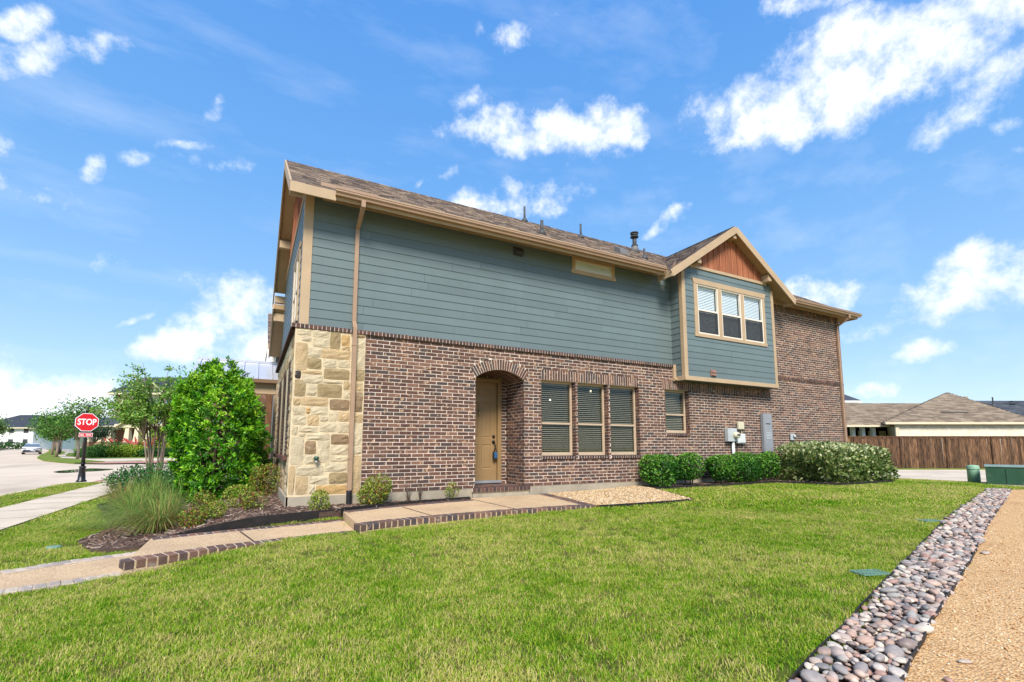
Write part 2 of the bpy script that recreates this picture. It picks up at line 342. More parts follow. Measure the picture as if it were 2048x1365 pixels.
palette('river_stone', [srgb(172,154,142), srgb(154,132,120), srgb(184,172,160), srgb(146,136,130), srgb(176,146,128), srgb(132,116,108), srgb(198,184,166), srgb(160,126,112), srgb(152,146,138), srgb(184,158,140), srgb(124,120,116), srgb(178,160,144)],
        .55, .22, 26, .25, 140, .35, [(srgb(196,180,164), 24, .6, .75, .4), (srgb(92,78,76), 16, .58, .74, .45)])
palette('mulch_chip', [srgb(122,98,84), srgb(146,124,108), srgb(96,74,64), srgb(168,150,134), srgb(84,66,58), srgb(132,104,88)], .95, .3, 60, .4, 150)
simple('mulch', srgb(84,66,56), .98, .35, 22, .9, 60)
def ground_mat():
    t = NT('lawn_soil'); c = t.mix(t.rng(t.noise(2.0, 6, .65), .35, .65), srgb(96,112,44), srgb(124,116,66))
    c = t.mix(t.rng(t.noise(90, 3, .7), .4, .65), c, srgb(70,78,32))
    M['lawn_soil'] = t.bsdf(c, .98, t.bump(t.noise(120, 4, .7), .8, .02), .05)
    t = NT('field'); c = t.mix(t.rng(t.noise(.5, 6, .6), .35, .65), srgb(104,124,52), srgb(120,128,66))
    M['field'] = t.bsdf(c, .98, t.bump(t.noise(30, 4, .7), .6, .02), .05)
ground_mat()
def grass_mat():
    t = NT('grass_blade'); r = t.rand()
    patch = t.noise(1.3, 5, .62); p2 = t.noise(.45, 3, .55); p3 = t.noise(6.5, 4, .6)
    fac = t.math('ADD', t.math('MULTIPLY', r, .50), t.math('SUBTRACT', t.math('MULTIPLY', t.math('ADD', t.math('ADD', patch, p2), t.math('MULTIPLY', p3, .9)), .60), .42))
    c = t.ramp(fac, [(.36, srgb(68,118,0)), (.50, srgb(104,154,3)), (.62, srgb(138,174,20)), (.74, srgb(174,182,58)), (.88, srgb(208,192,122))])
    M['grass_blade'] = t.bsdf(c, .55, None, .25, trans=.35)
grass_mat()
def leaf_mat(name, rough=.45, trans=.3, spec=.4):
    t = NT(name); M[name] = t.bsdf(t.attr(), rough, None, spec, trans=trans)
leaf_mat('leaf'); leaf_mat('leaf_dull', .7, .25, .2); leaf_mat('straw', .7, .3, .2)
simple('bark', srgb(140,122,106), .9, .25, 8, .6, 40, stretch=(1, 1, .3)); simple('bark_dark', srgb(96,82,70), .9, .25, 8, .6, 40)
simple('black_steel', srgb(38,34,32), .55, .2, 8, .2, 60, dirt=(srgb(90,66,48), 6, .4))
simple('black_plastic', srgb(40,40,44), .45, .1, 8, .1, 60); simple('black_paint', srgb(30,30,32), .35, .08, 8, .05, 30, spec=.5)
simple('walk_mortar', srgb(184,166,146), .95, .15, 6, .4, 120)
simple('door_paint', srgb(146,118,80), .45, .05, 2, .06, 40, spec=.4)
simple('bronze', srgb(40,34,30), .35, .1, 8, .05, 40, spec=.5, metal=.5); simple('brass', srgb(200,180,130), .3, .1, 8, .05, 40, metal=.8)
simple('vent_grey', srgb(110,108,106), .6, .1, 4, .1, 30)
simple('grey_metal', srgb(140,142,146), .45, .05, 4, .05, 30, spec=.45); simple('pale_metal', srgb(176,180,180), .45, .06, 4, .05, 30, spec=.45)
simple('beige_plastic', srgb(202,194,166), .5, .05, 4, .05, 30); simple('white_plastic', srgb(206,208,206), .4, .04, 4, .03, 30, spec=.45)
simple('vent_dark', srgb(74,74,74), .55, .1, 6, .1, 30); simple('vent_brown', srgb(140,106,92), .5, .08, 6, .1, 30)
simple('skylit_lid', srgb(116,136,122), .45, .1, 3, .05, 20)  # transformer top: sky reflection painted in as a paler grey green
simple('green_metal', srgb(44,82,58), .4, .12, 2, .08, 20, spec=.45, dirt=(srgb(110,120,104), 3, .35)); simple('green_plastic', srgb(134,172,142), .5, .08, 3, .05, 20)
simple('teal_plastic', srgb(104,138,122), .55, .1, 6, .05, 30); simple('bib_green', srgb(60,96,80), .4, .1, 10, .05, 40, metal=.5)
simple('blue_plastic', srgb(48,92,132), .4, .05, 6, .05, 40)
simple('blind', srgb(204,190,178), .5, .05, 3, .02, 20); simple('blind_white', srgb(248,248,250), .5, .03, 3, .02, 20)
simple('screen', srgb(70,72,74), .8, .12, 40, .3, 260); simple('interior', srgb(70,64,54), .8, .1, 2, .05, 10)
simple('red_sign', srgb(206,24,36), .4, .04, 2, .02, 20, spec=.4); simple('white_sign', srgb(238,238,236), .4, .02, 2, .02, 20, spec=.4)
simple('car_white', srgb(226,228,232), .18, .02, 2, .0, 20, spec=.6); simple('car_glass', srgb(96,108,120), .06, .1, 2, .0, 20, spec=.8); simple('tyre', srgb(28,28,30), .8, .1, 8, .2, 60); simple('tail_lamp', srgb(92,16,18), .2, .1, 4, 0, 20, spec=.6)
simple('chrome', srgb(190,192,196), .2, .05, 4, 0, 20, metal=.9)
simple('tan_wall', srgb(232,216,190), .9, .12, 3, .5, 50); simple('white_wall', srgb(228,226,222), .8, .05, 1, .1, 20); simple('cream', srgb(214,200,170), .65, .05, 2, .08, 20)
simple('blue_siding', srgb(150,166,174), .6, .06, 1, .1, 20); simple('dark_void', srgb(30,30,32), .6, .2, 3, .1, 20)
simple('far_brick', srgb(146,112,92), .9, .3, 7, .4, 40); simple('red_paver', srgb(178,126,112), .9, .18, 5, .3, 30)
simple('flower', srgb(206,92,84), .7, .15, 6, .05, 20)
def glass_mat(name, tint, refl):
    t = NT(name); tr = t.new('ShaderNodeBsdfTransparent'); tr.inputs[0].default_value = (*tint, 1)
    g = t.new('ShaderNodeBsdfGlossy'); g.inputs['Roughness'].default_value = .02; g.inputs['Color'].default_value = (.9, .95, .95, 1)
    lw = t.new('ShaderNodeLayerWeight'); f = t.new('ShaderNodeMath'); f.operation = 'MULTIPLY_ADD'; pw = t.math('POWER', lw.outputs['Facing'], 4.0); t.l(pw, f.inputs[0]); f.inputs[1].default_value = .7; f.inputs[2].default_value = refl
    m = t.new('ShaderNodeMixShader'); t.l(f.outputs[0], m.inputs[0]); t.l(tr.outputs[0], m.inputs[1]); t.l(g.outputs[0], m.inputs[2]); t.l(m.outputs[0], t.out.inputs['Surface']); M[name] = t.mat
glass_mat('glass', (.74, .76, .72), .03); glass_mat('clear_glass', (.93, .96, .96), .025)
def puddle_mat():
    t = NT('puddle'); M['puddle'] = t.bsdf(srgb(66,66,58), .03, None, .6)
puddle_mat()
def emit(name, c, s):
    t = NT(name); e = t.new('ShaderNodeEmission'); e.inputs[0].default_value = (*c, 1); e.inputs[1].default_value = s; t.l(e.outputs[0], t.out.inputs['Surface']); M[name] = t.mat
emit('lamp_glow', (1, .82, .55), 3)
# ================================================================== ground heights
def sst(a, b, x):
    t = min(1, max(0, (x-a)/(b-a))); return t*t*(3-2*t)
def lawn_h(x, y): return .19*sst(-1.7, .9, x) + .06*sst(2, 6, x) + .1*sst(6, 10.5, x) - .1*sst(6.8, 2.5, y)*sst(-2, 1, x) - .15*sst(17.5, 22, x)
def bed_h(x, y): return .02 + .28*sst(-1.9, .4, x) + .04*sst(5, 10, x)
FH = Vector((.4745, .8802, 0)); RH = Vector((.8802, -.4745, 0))
def dep(x, y): return x*FH.x + y*FH.y
def far_h(x, y): return .0105*min(max(0, dep(x, y)-20), 80)
def LF(a, d, z): return tuple(RH*a + FH*d + Vector((0, 0, z)))       # a: metres to the right, d: metres ahead of the viewpoint's ground point
def inpoly(x, y, P):
    c = False; j = len(P)-1
    for i in range(len(P)):
        if (P[i][1] > y) != (P[j][1] > y) and x < (P[j][0]-P[i][0])*(y-P[i][1])/(P[j][1]-P[i][1])+P[i][0]: c = not c
        j = i
    return c
# ================================================================== the townhouse
W = 9.75                       # plane of the long brick wall
SY = 9.85                      # plane of the siding above it
BX0, BX1, BY = 10.54, 14.65, 9.40   # bay
ZB, CP = .48, .0762            # first brick course, course height
ZL = ZB + 41*CP                # underside of the ledge, 3.604
RZ, RY, SL = 8.56, 12.80, .667 # ridge height, ridge line, roof slope
house = thing('townhouse', (9.8, 13, .0), 'two storey townhouse of brown brick and teal siding with stone corner', 'house')

def brick_into(mb, a0, a1, z0, z1, mapf, proud=0, ch=.004):
    """one brick: face with chamfered edges"""
    d = proud; j = lambda: random.uniform(-.0016, .0016)
    o = [(a0+j(), z0+j()), (a1+j(), z0+j()), (a1+j(), z1+j()), (a0+j(), z1+j())]
    i = [(a0+ch, z0+ch), (a1-ch, z0+ch), (a1-ch, z1-ch), (a0+ch, z1-ch)]
    k = len(mb.v)
    mb.v += [mapf(a, -.012, z) for a, z in o] + [mapf(a, d-.003, z) for a, z in o] + [mapf(a, d, z) for a, z in i]
    for q in range(4):
        n = (q+1) % 4
        mb.f += [(k+q, k+n, k+4+n, k+4+q), (k+4+q, k+4+n, k+8+n, k+8+q)]; mb.m += [0, 0]
    mb.f.append((k+8, k+9, k+10, k+11)); mb.m.append(0)
frontY = lambda Y: (lambda a, d, z: (a, Y-d, z))
leftX = lambda X: (lambda a, d, z: (X-d, a, z))
BL = .254                      # brick length with joint
def course_runs(a0, a1, holes):
    runs = [(a0, a1)]
    for h0, h1 in holes:
        nr = []
        for r0, r1 in runs:
            if h1 <= r0 or h0 >= r1: nr.append((r0, r1)); continue
            if h0 > r0: nr.append((r0, h0))
            if h1 < r1: nr.append((h1, r1))
        runs = nr
    return [r for r in runs if r[1]-r[0] > .012]
def brick_list(a0, a1, z0, n, holes, phase=0, bl=BL):
    """[(x0,x1,z0,z1)] clipped round the holes(z)"""
    out = []
    for c in range(n):
        za = z0 + c*CP; zm = za + CP/2
        off = (bl/2 if c % 2 else 0) + phase + random.uniform(-.008, .008)
        for r0, r1 in course_runs(a0, a1, holes(zm)):
            k = math.floor((r0-off)/bl)
            while True:
                b0 = off + k*bl; b1 = b0 + bl - .013; k += 1
                if b0 >= r1: break
                c0 = max(b0, r0); c1 = min(b1, r1)
                if c1-c0 > .025: out.append((c0, c1, za+.0065, za+CP-.0065))
    return out
def mortar_into(mb, a0, a1, z0, n, holes, mapf, rec=.005, sub=2):
    for c in range(n*sub):
        za = z0 + c*CP/sub; zb = za + CP/sub
        for r0, r1 in course_runs(a0, a1, holes((za+zb)/2)):
            mb.poly([mapf(r0, -rec, za), mapf(r1, -rec, za), mapf(r1, -rec, zb), mapf(r0, -rec, zb)])
# ---- openings of the lower wall
AX0, AX1, ASP, ATOP = 4.346, 5.585, 2.925, 3.13      # door arch: jambs, springing, crown
def arch_geom():
    hw = (AX1-AX0)/2; rise = ATOP-ASP; r = (hw*hw+rise*rise)/(2*rise); return (AX0+AX1)/2, ATOP-r, r
ACX, ACZ, AR = arch_geom()
RING = .245
WINS = [(6.06, 7.04), (7.115, 8.06), (8.14, 9.13)]
WZ0, WZ1 = 1.163, 2.98
W4 = (10.10, 11.03, 1.76, 2.98)
def lower_holes(z):
    h = []
    if z < ASP: h.append((AX0, AX1))
    ro = AR + RING
    dz = z-ACZ
    if z >= ASP-.02 and dz < ro:
        half = math.sqrt(max(0, ro*ro-dz*dz)); lim = (z-ACZ)*math.tan(math.asin((AX1-AX0)/2/AR))+.0
        half = min(half, lim); h.append((ACX-half, ACX+half))
    if WZ0-.075 < z < WZ0: h += [(a-.0, b+.0) for a, b in WINS]
    if WZ0 <= z < WZ1: h += list(WINS)
    if WZ1 <= z < WZ1+.262: h += [(6.06, 9.13), (10.0, 14.78)]
    if W4[2]-.075 < z < W4[3]: h.append(W4[:2])
    return h
def upper_holes(z): return [(14.0, 19.2)] if z > 5.9 else []
wall = MB(); fm = frontY(W)
mortar_into(wall, 1.92, 19.12, ZB, 41, lower_holes, fm)
mortar_into(wall, 14.2, 19.12, ZL+.08, 34, lambda z: [], fm)
wall.box(14.2, 19.12, W+.012, W+.03, ZL-.01, ZL+.09)
brick_wall = wall.build('brick_wall', M['mortar'], house)
bl = [(b, 0) for b in brick_list(1.93, 19.12, ZB, 41, lower_holes)] + [(b, 0) for b in brick_list(14.5, 19.12, ZL+.08, 30, upper_holes)]
def showsize(b):
    p = Vector(((b[0]+b[1])/2, W, (b[2]+b[3])/2)) - CAM; return (b[1]-b[0])*p.y/p.length**3
bl.sort(key=lambda t: -showsize(t[0])); full_mesh = None
rest = MB()
for n, (b, _) in enumerate(bl):
    pr = random.uniform(-.0015, .0035)
    if n < 300:
        w = round(b[1]-b[0], 3); key = 'bk%.3f_%d' % (w, n % 4 if w > .24 else 0)
        me = bpy.data.meshes.get(key)
        if me is None:
            t = MB(); brick_into(t, -w/2, w/2, -.0316, .0316, frontY(0)); me = bpy.data.meshes.new(key); me.from_pydata(t.v, [], t.f); me.materials.append(M['brick'])
        link('brick', me, brick_wall, ((b[0]+b[1])/2, W-pr, (b[2]+b[3])/2))
    else: brick_into(rest, *b, fm, pr)
tag(rest.build('brickwork', M['brick'], brick_wall), kind='stuff')
# right end face of the house (faces away, kept plain)
MB().box(19.12, 19.15, W-.0, 16.2, .3, 6.3).build('end_wall', M['far_brick'], house)
# ---- arch ring
arch = MB(); a_max = math.asin((AX1-AX0)/2/AR); NV = 23
seg = [(-a_max + 2*a_max*i/40) for i in range(41)]
for i in range(40):
    s0, s1 = seg[i], seg[i+1]; p = lambda s, r: (ACX+r*math.sin(s), W+.004, ACZ+r*math.cos(s))
    arch.poly([p(s0, AR), p(s1, AR), p(s1, AR+RING), p(s0, AR+RING)])
    q = lambda s, y: (ACX+AR*math.sin(s), y, ACZ+AR*math.cos(s))
    arch.poly([q(s0, W+.004), q(s1, W+.004), q(s1, 10.68), q(s0, 10.68)])
arch_o = arch.build('door_arch', M['mortar'], house)
for i in range(NV):
    s0 = -a_max + 2*a_max*(i+.10)/NV; s1 = -a_max + 2*a_max*(i+.90)/NV; t = MB(); r0, r1 = AR+.003, AR+RING-.006
    c = [(ACX+r*math.sin(s), ACZ+r*math.cos(s)) for s, r in ((s0, r0), (s1, r0), (s1, r1), (s0, r1))]
    k = .005; cx = sum(x for x, _ in c)/4; cz = sum(z for _, z in c)/4
    ci = [(x+(cx-x)*.05, z+(cz-z)*.04) for x, z in c]; pr = random.uniform(.001, .004)
    t.v = [(x, W+.02, z) for x, z in c] + [(x, W-pr+.003, z) for x, z in c] + [(x, W-pr, z) for x, z in ci]
    for q in range(4): n = (q+1) % 4; t.f += [(q, n, 4+n, 4+q), (4+q, 4+n, 8+n, 8+q)]
    t.f.append((8, 9, 10, 11)); t.m = [0]*9
    t.build('brick', M['brick'], arch_o)
# soffit bricks under the arch (running back into the porch recess)
sof = MB()
for i in range(NV):
    s0 = -a_max + 2*a_max*(i+.06)/NV; s1 = -a_max + 2*a_max*(i+.94)/NV
    for y0 in np.arange(W+.02, 10.6, BL):
        y1 = min(y0+BL-.01, 10.67); r = AR-.003
        sof.poly([(ACX+r*math.sin(s0), y0, ACZ+r*math.cos(s0)), (ACX+r*math.sin(s1), y0, ACZ+r*math.cos(s1)), (ACX+r*math.sin(s1), y1, ACZ+r*math.cos(s1)), (ACX+r*math.sin(s0), y1, ACZ+r*math.cos(s0))])
tag(sof.build('arch_soffit', M['brick'], arch_o), kind='stuff')
# ---- recess side walls and back wall
rec = MB(); YB = 10.68
for X, sg in ((AX1, -1), (AX0, 1)):
    mf = leftX(X) if sg < 0 else (lambda a, d, z: (AX0+d, a, z))
    mortar_into(rec, W-.002, YB, ZB, 33, lambda z: [], mf, sub=1)
mf = frontY(YB); mortar_into(rec, AX0, AX1, ZB, 36, lambda z: [(4.40, 5.45)] if z < 3.06 else [], mf, sub=1)
rec_o = rec.build('porch_recess', M['mortar'], house)
rb = MB()
for X, sg in ((AX1, -1), (AX0, 1)):
    mf = leftX(X) if sg < 0 else (lambda a, d, z: (AX0+d, a, z))
    for b in brick_list(W-.0, YB-.004, ZB, 33, lambda z: []):
        if ((W+YB)/2): brick_into(rb, *b, mf, random.uniform(-.001, .003))
for b in brick_list(AX0, AX1, ZB, 36, lambda z: [(4.40, 5.45)] if z < 3.06 else []): brick_into(rb, *b, frontY(YB))
tag(rb.build('brickwork', M['brick'], rec_o), kind='stuff')
# ---- soldier courses, sills
def soldiers(name, x0, x1, z0, z1, Y=W, pr=.002, pitch=.0767):
    o = MB().poly([(x0, Y+.003, z0), (x1, Y+.003, z0), (x1, Y+.003, z1), (x0, Y+.003, z1)]).poly([(x0, Y+.006, z0), (x1, Y+.006, z0), (x1, Y+.17, z0), (x0, Y+.17, z0)]).build(name, M['mortar'], house)
    n = round((x1-x0)/pitch); p = (x1-x0)/n
    for i in range(n):
        w = p-.0135; key = '%s_%d' % (name, i % 3); me = bpy.data.meshes.get(key)
        if me is None:
            t = MB(); brick_into(t, -w/2, w/2, -(z1-z0)/2+.004, (z1-z0)/2-.004, frontY(0)); me = bpy.data.meshes.new(key); me.from_pydata(t.v, [], t.f); me.materials.append(M['brick'])
        link('brick', me, o, (x0+p*(i+.5), Y-pr-random.uniform(0, .003), (z0+z1)/2))
    return o
soldiers('window_lintel', 6.06, 9.13, WZ1, WZ1+.262)
soldiers('soldier_course', 10.0, 14.78, WZ1, WZ1+.262)
soldiers('eave_course', 14.66, 19.1, 5.897, 6.17)
def rowlocks(name, x0, x1, z0, z1, y0, y1, mapped=None, parent=house):
    o = MB().box(x0, x1, y0+.008, y1, z0+.006, z1-.008).build(name, M['mortar'], parent); n = round((x1-x0)/.0767); p = (x1-x0)/n; t = MB()
    for i in range(n): t.bbox(x0+p*i+.005, x0+p*(i+1)-.005, y0+random.uniform(-.002, .003), y1-.01, z0, z1+random.uniform(-.002, .002), .005)
    tag(t.build('rowlock_bricks', M['rowlock'], o), kind='stuff'); return o
for a, b in WINS: rowlocks('window_sill', a-.0, b+.0, WZ0-.078, WZ0-.002, W-.028, W+.16)
rowlocks('window_sill', W4[0], W4[1], W4[2]-.078, W4[2]-.002, W-.028, W+.16)
rowlocks('brick_ledge', .56, 10.50, ZL, ZL+.083, W-.045, SY+.03)
rowlocks('brick_ledge', 14.66, 19.14, ZL, ZL+.08, W-.016, W+.02)
# window reveals
for a, b, z0, z1 in [(*w, WZ0, WZ1) for w in WINS] + [W4]:
  for X, s in ((b, -1), (a, 1)):
    rv = MB(); rvb = MB()
    for X, s in ((X, s),):
        mf = leftX(X) if s < 0 else (lambda q, d, z, a=a: (a+d, q, z))
        n = int(round((z1-z0)/CP)); rv.poly([mf(W-.0, -.006, z0), mf(W+.17, -.006, z0), mf(W+.17, -.006, z1), mf(W, -.006, z1)])
        for c in range(n): brick_into(rvb, W-.001, W+.165, z0+c*(z1-z0)/n+.005, z0+(c+1)*(z1-z0)/n-.005, mf, 0)
    rv_o = rv.build('window_reveal', M['mortar'], house); tag(rvb.build('brickwork', M['brick'], rv_o), kind='stuff')
# ---- windows
slat_meshes = {}
def slat_mesh(w, mat, tilt):
    k = (round(w, 2), mat, tilt)
    if k not in slat_meshes:
        t = MB(); c, s = math.cos(tilt), math.sin(tilt); hw = .024
        pts = [(-hw*c, -hw*s), (0, .004), (hw*c, hw*s)]
        for (y0, z0), (y1, z1) in zip(pts, pts[1:]): t.poly([(-w/2, y0, z0), (w/2, y0, z0), (w/2, y1, z1), (-w/2, y1, z1)])
        for (y0, z0), (y1, z1) in zip(pts, pts[1:]): t.poly([(-w/2, y0, z0-.003), (-w/2, y1, z1-.003), (w/2, y1, z1-.003), (w/2, y0, z0-.003)])
        t.poly([(-w/2, pts[0][0], pts[0][1]), (w/2, pts[0][0], pts[0][1]), (w/2, pts[0][0], pts[0][1]-.003), (-w/2, pts[0][0], pts[0][1]-.003)])
        me = bpy.data.meshes.new('slat'); me.from_pydata(t.v, [], t.f); me.materials.append(M[mat]); slat_meshes[k] = me
    return slat_meshes[k]
def window(x0, x1, z0, z1, Y, fr=.05, frame='window_frame', mid=.43, blind='blind', pitch=.05, tilt=.4, parent=house, screen=False, blindY=.07, glass='glass'):
    e = empty('window', ((x0+x1)/2, Y, z0), parent); f = MB(); d = .07
    f.bbox(x0, x0+fr, Y, Y+d, z0, z1, .004); f.bbox(x1-fr, x1, Y, Y+d, z0, z1, .004); f.bbox(x0+fr, x1-fr, Y+.002, Y+d, z0, z0+fr, .004); f.bbox(x0+fr, x1-fr, Y+.002, Y+d, z1-fr, z1, .004)
    f.build('frame', M[frame], e)
    zm = z0 + (z1-z0)*mid
    MB().bbox(x0+fr, x1-fr, Y-.004, Y+.05, zm-.025, zm+.025, .004).build('meeting_rail', M[frame], e)
    MB().box(x0+fr, x1-fr, Y+.040, Y+.044, zm+.025, z1-fr).build('pane', M[glass], e)
    MB().box(x0+fr, x1-fr, Y+.018, Y+.022, z0+fr, zm-.025).build('pane', M[glass], e)
    s = MB(); i = .022
    s.box(x0+fr, x0+fr+i, Y+.012, Y+.03, z0+fr, zm-.025); s.box(x1-fr-i, x1-fr, Y+.012, Y+.03, z0+fr, zm-.025); s.box(x0+fr+i, x1-fr-i, Y+.012, Y+.03, z0+fr, z0+fr+i+.008)
    s.build('sash', M['window_frame' if not screen else 'screen'], e)
    if screen: MB().box(x0+fr+i, x1-fr-i, Y+.006, Y+.008, z0+fr+i, zm-.03).build('insect_screen', M['insect'], e)
    if blind:
        b = empty('blind', ((x0+x1)/2, Y+blindY, z0), e); w = x1-x0-2*fr-.03
        MB().box(x0+fr+.01, x1-fr-.01, Y+blindY-.02, Y+blindY+.025, z1-fr-.05, z1-fr).build('head_rail', M[blind], e)
        z = z1-fr-.075
        while z > z0+fr+.02:
            link('slat', slat_mesh(w, blind, tilt), e, ((x0+x1)/2, Y+blindY, z), rot=(random.uniform(-.03, .03), 0, 0)); z -= pitch
        bpy.data.objects.remove(b)
    return e
def insect():
    t = NT('insect'); tr = t.new('ShaderNodeBsdfTransparent'); d = t.new('ShaderNodeBsdfDiffuse'); d.inputs[0].default_value = (.06, .065, .07, 1)
    m = t.new('ShaderNodeMixShader'); m.inputs[0].default_value = .55; t.l(tr.outputs[0], m.inputs[1]); t.l(d.outputs[0], m.inputs[2]); t.l(m.outputs[0], t.out.inputs['Surface']); M['insect'] = t.mat
insect()
for a, b in WINS: window(a+.012, b-.012, WZ0+.002, WZ1-.004, W+.13)
window(W4[0]+.012, W4[1]-.012, W4[2]+.002, W4[3]-.004, W+.13, tilt=.6)
# rooms behind the ground floor windows
def room(x0, x1, y0, y1, z0, z1):
    t = MB(); t.poly([(x0,y1,z0),(x1,y1,z0),(x1,y1,z1),(x0,y1,z1)]).poly([(x0,y0,z0),(x0,y1,z0),(x0,y1,z1),(x0,y0,z1)]).poly([(x1,y0,z0),(x1,y1,z0),(x1,y1,z1),(x1,y0,z1)])
    t.poly([(x0,y0,z0),(x1,y0,z0),(x1,y1,z0),(x0,y1,z0)]).poly([(x0,y0,z1),(x1,y0,z1),(x1,y1,z1),(x0,y1,z1)]); return t.build('room', M['interior'], house)
room(5.7, 9.7, W+.16, 14.2, .5, 3.4); room(9.75, 11.6, W+.16, 13, .5, 3.4)
pl = MB()
for x, y, z in ((6.75, 12.2, 2.72), (7.0, 12.3, 2.76), (7.75, 12.0, 2.74), (8.6, 11.4, 3.2), (9.1, 11.8, 3.05)):
    t = MB(); t.tube([(x, y, z+.0), (x, y, z+.05)], [.03, .015], 8); t.build('ceiling_lamp', M['lamp_glow'], house)
# ---- door
dr = empty('entry_door', (4.88, YB, .52), house)
DX0, DX1, DZ0, DZ1 = 4.47, 5.345, .575, 2.955
def door_leaf():
    t = MB(); Yd = YB+.05; panels = []
    cw = (DX1-DX0); px = [(DX0+.13, DX0+.40), (DX1-.40, DX1-.13)]; pz = [(.27, .86), (1.02, 1.90), (2.06, 2.24)]
    xs = sorted({DX0, DX1, *[v for p in px for v in p]}); zs = sorted({DZ0, DZ1, *[DZ0+v for p in pz for v in p]})
    for i in range(len(xs)-1):
        for j in range(len(zs)-1):
            x0, x1, z0, z1 = xs[i], xs[i+1], zs[j], zs[j+1]
            if i in (1, 3) and j in (1, 3, 5):
                g = .018; h = .05
                O = [(x0, Yd, z0), (x1, Yd, z0), (x1, Yd, z1), (x0, Yd, z1)]; I = [(x0+g, Yd+.011, z0+g), (x1-g, Yd+.011, z0+g), (x1-g, Yd+.011, z1-g), (x0+g, Yd+.011, z1-g)]
                J = [(x0+h, Yd+.001, z0+h), (x1-h, Yd+.001, z0+h), (x1-h, Yd+.001, z1-h), (x0+h, Yd+.001, z1-h)]
                for a, b in ((O, I), (I, J)):
                    for q in range(4): n = (q+1) % 4; t.poly([a[q], a[n], b[n], b[q]])
                t.poly(J)
            else: t.poly([(x0, Yd, z0), (x1, Yd, z0), (x1, Yd, z1), (x0, Yd, z1)])
    t.box(DX0, DX1, Yd+.03, Yd+.05, DZ0, DZ1); return t
leaf_o = door_leaf().build('door_leaf', M['door_paint'], dr)
f = MB(); f.bbox(DX1+.002, DX1+.105, YB-.03, YB+.08, .52, 3.05, .006); f.bbox(DX0-.105, DX0-.002, YB-.03, YB+.08, .52, 3.05, .006); f.bbox(DX0-.1, DX1+.1, YB-.028, YB+.08, DZ1+.004, 3.052, .006)
f.build('door_frame', M['door_paint'], dr)
MB().box(DX0-.1, DX1+.1, YB-.06, YB+.1, .515, .572).build('threshold', M['grey_metal'], dr)
t = MB(); t.tube([(5.26, YB+.05, 1.635), (5.26, YB+.02, 1.635)], .034, 12); t.build('deadbolt', M['bronze'], dr, True)
t = MB(); t.tube([(5.26, YB+.05, 1.50), (5.26, YB+.025, 1.50)], .04, 12); t.tube([(5.26, YB+.03, 1.50), (5.27, YB-.03, 1.47), (5.275, YB-.045, 1.38), (5.265, YB-.02, 1.28), (5.262, YB+.045, 1.25)], .013, 8); t.build('handle', M['bronze'], dr, True)
t = MB(); t.tube([(4.87, YB+.05, 2.24), (4.87, YB+.02, 2.20), (4.87, YB+.03, 2.14)], [.012, .022, .012], 8); t.build('knocker', M['brass'], dr, True)
lk = thing('lockbox', (5.27, YB-.03, 1.13), 'small blue and black key lockbox hanging from the front door handle', 'lockbox')
t = MB(); t.bbox(5.225, 5.32, YB-.07, YB-.015, 1.10, 1.25, .01); t.build('case', M['blue_plastic'], lk)
t = MB(); t.bbox(5.21, 5.235, YB-.072, YB-.012, 1.09, 1.26, .006); t.build('side', M['black_plastic'], lk)
t = MB(); t.tube([(5.245, YB-.04, 1.25), (5.25, YB-.04, 1.33), (5.272, YB-.045, 1.36), (5.295, YB-.04, 1.33), (5.3, YB-.04, 1.25)], .007, 6); t.build('shackle', M['black_plastic'], lk, True)
# stoop floor of bricks
st = MB().box(AX0-.08, AX1+.12, W-.055, YB+.02, .408, .486).build('door_step', M['mortar'], house)
n = 15
for i in range(n):
    w = (AX1-AX0+.2)/n; x = AX0-.08+w*i
    MB().bbox(x+.006, x+w-.006, W-.075, W+.17, .412, .498, .006).build('brick', M['rowlock'], st)
t = MB()
for r in range(6):
    for k in range(7):
        x0 = AX0+.01+k*.215-(.1 if r % 2 else 0); x1 = x0+.205
        x0 = max(x0, AX0+.01); x1 = min(x1, AX1-.01)
        if x1-x0 > .03: t.bbox(x0, x1, W+.18+r*.12, W+.18+r*.12+.11, .45, .494, .005)
tag(t.build('paving_bricks', M['paver_brick'], st), kind='stuff')
MB().box(AX0-.15, AX1+.15, YB+.12, YB+.16, .4, 3.6).build('door_backing', M['dark_void'], house)
# ---- foundation
f = MB(); f.box(.645, AX0-.06, W+.012, W+.25, -.1, ZB); f.box(AX0-.06, AX1+.1, W-.03, W+.25, -.1, .405); f.box(AX1+.1, 19.1, W+.012, W+.25, -.1, ZB); f.box(.645, .9, W+.25, 16.2, -.1, ZB)
f.box(.615, 1.92, W-.045, W+.012, -.1, .475); f.box(.60, .645, W-.045, 16.2, -.1, .475)
f.build('foundation', M['concrete'], house)
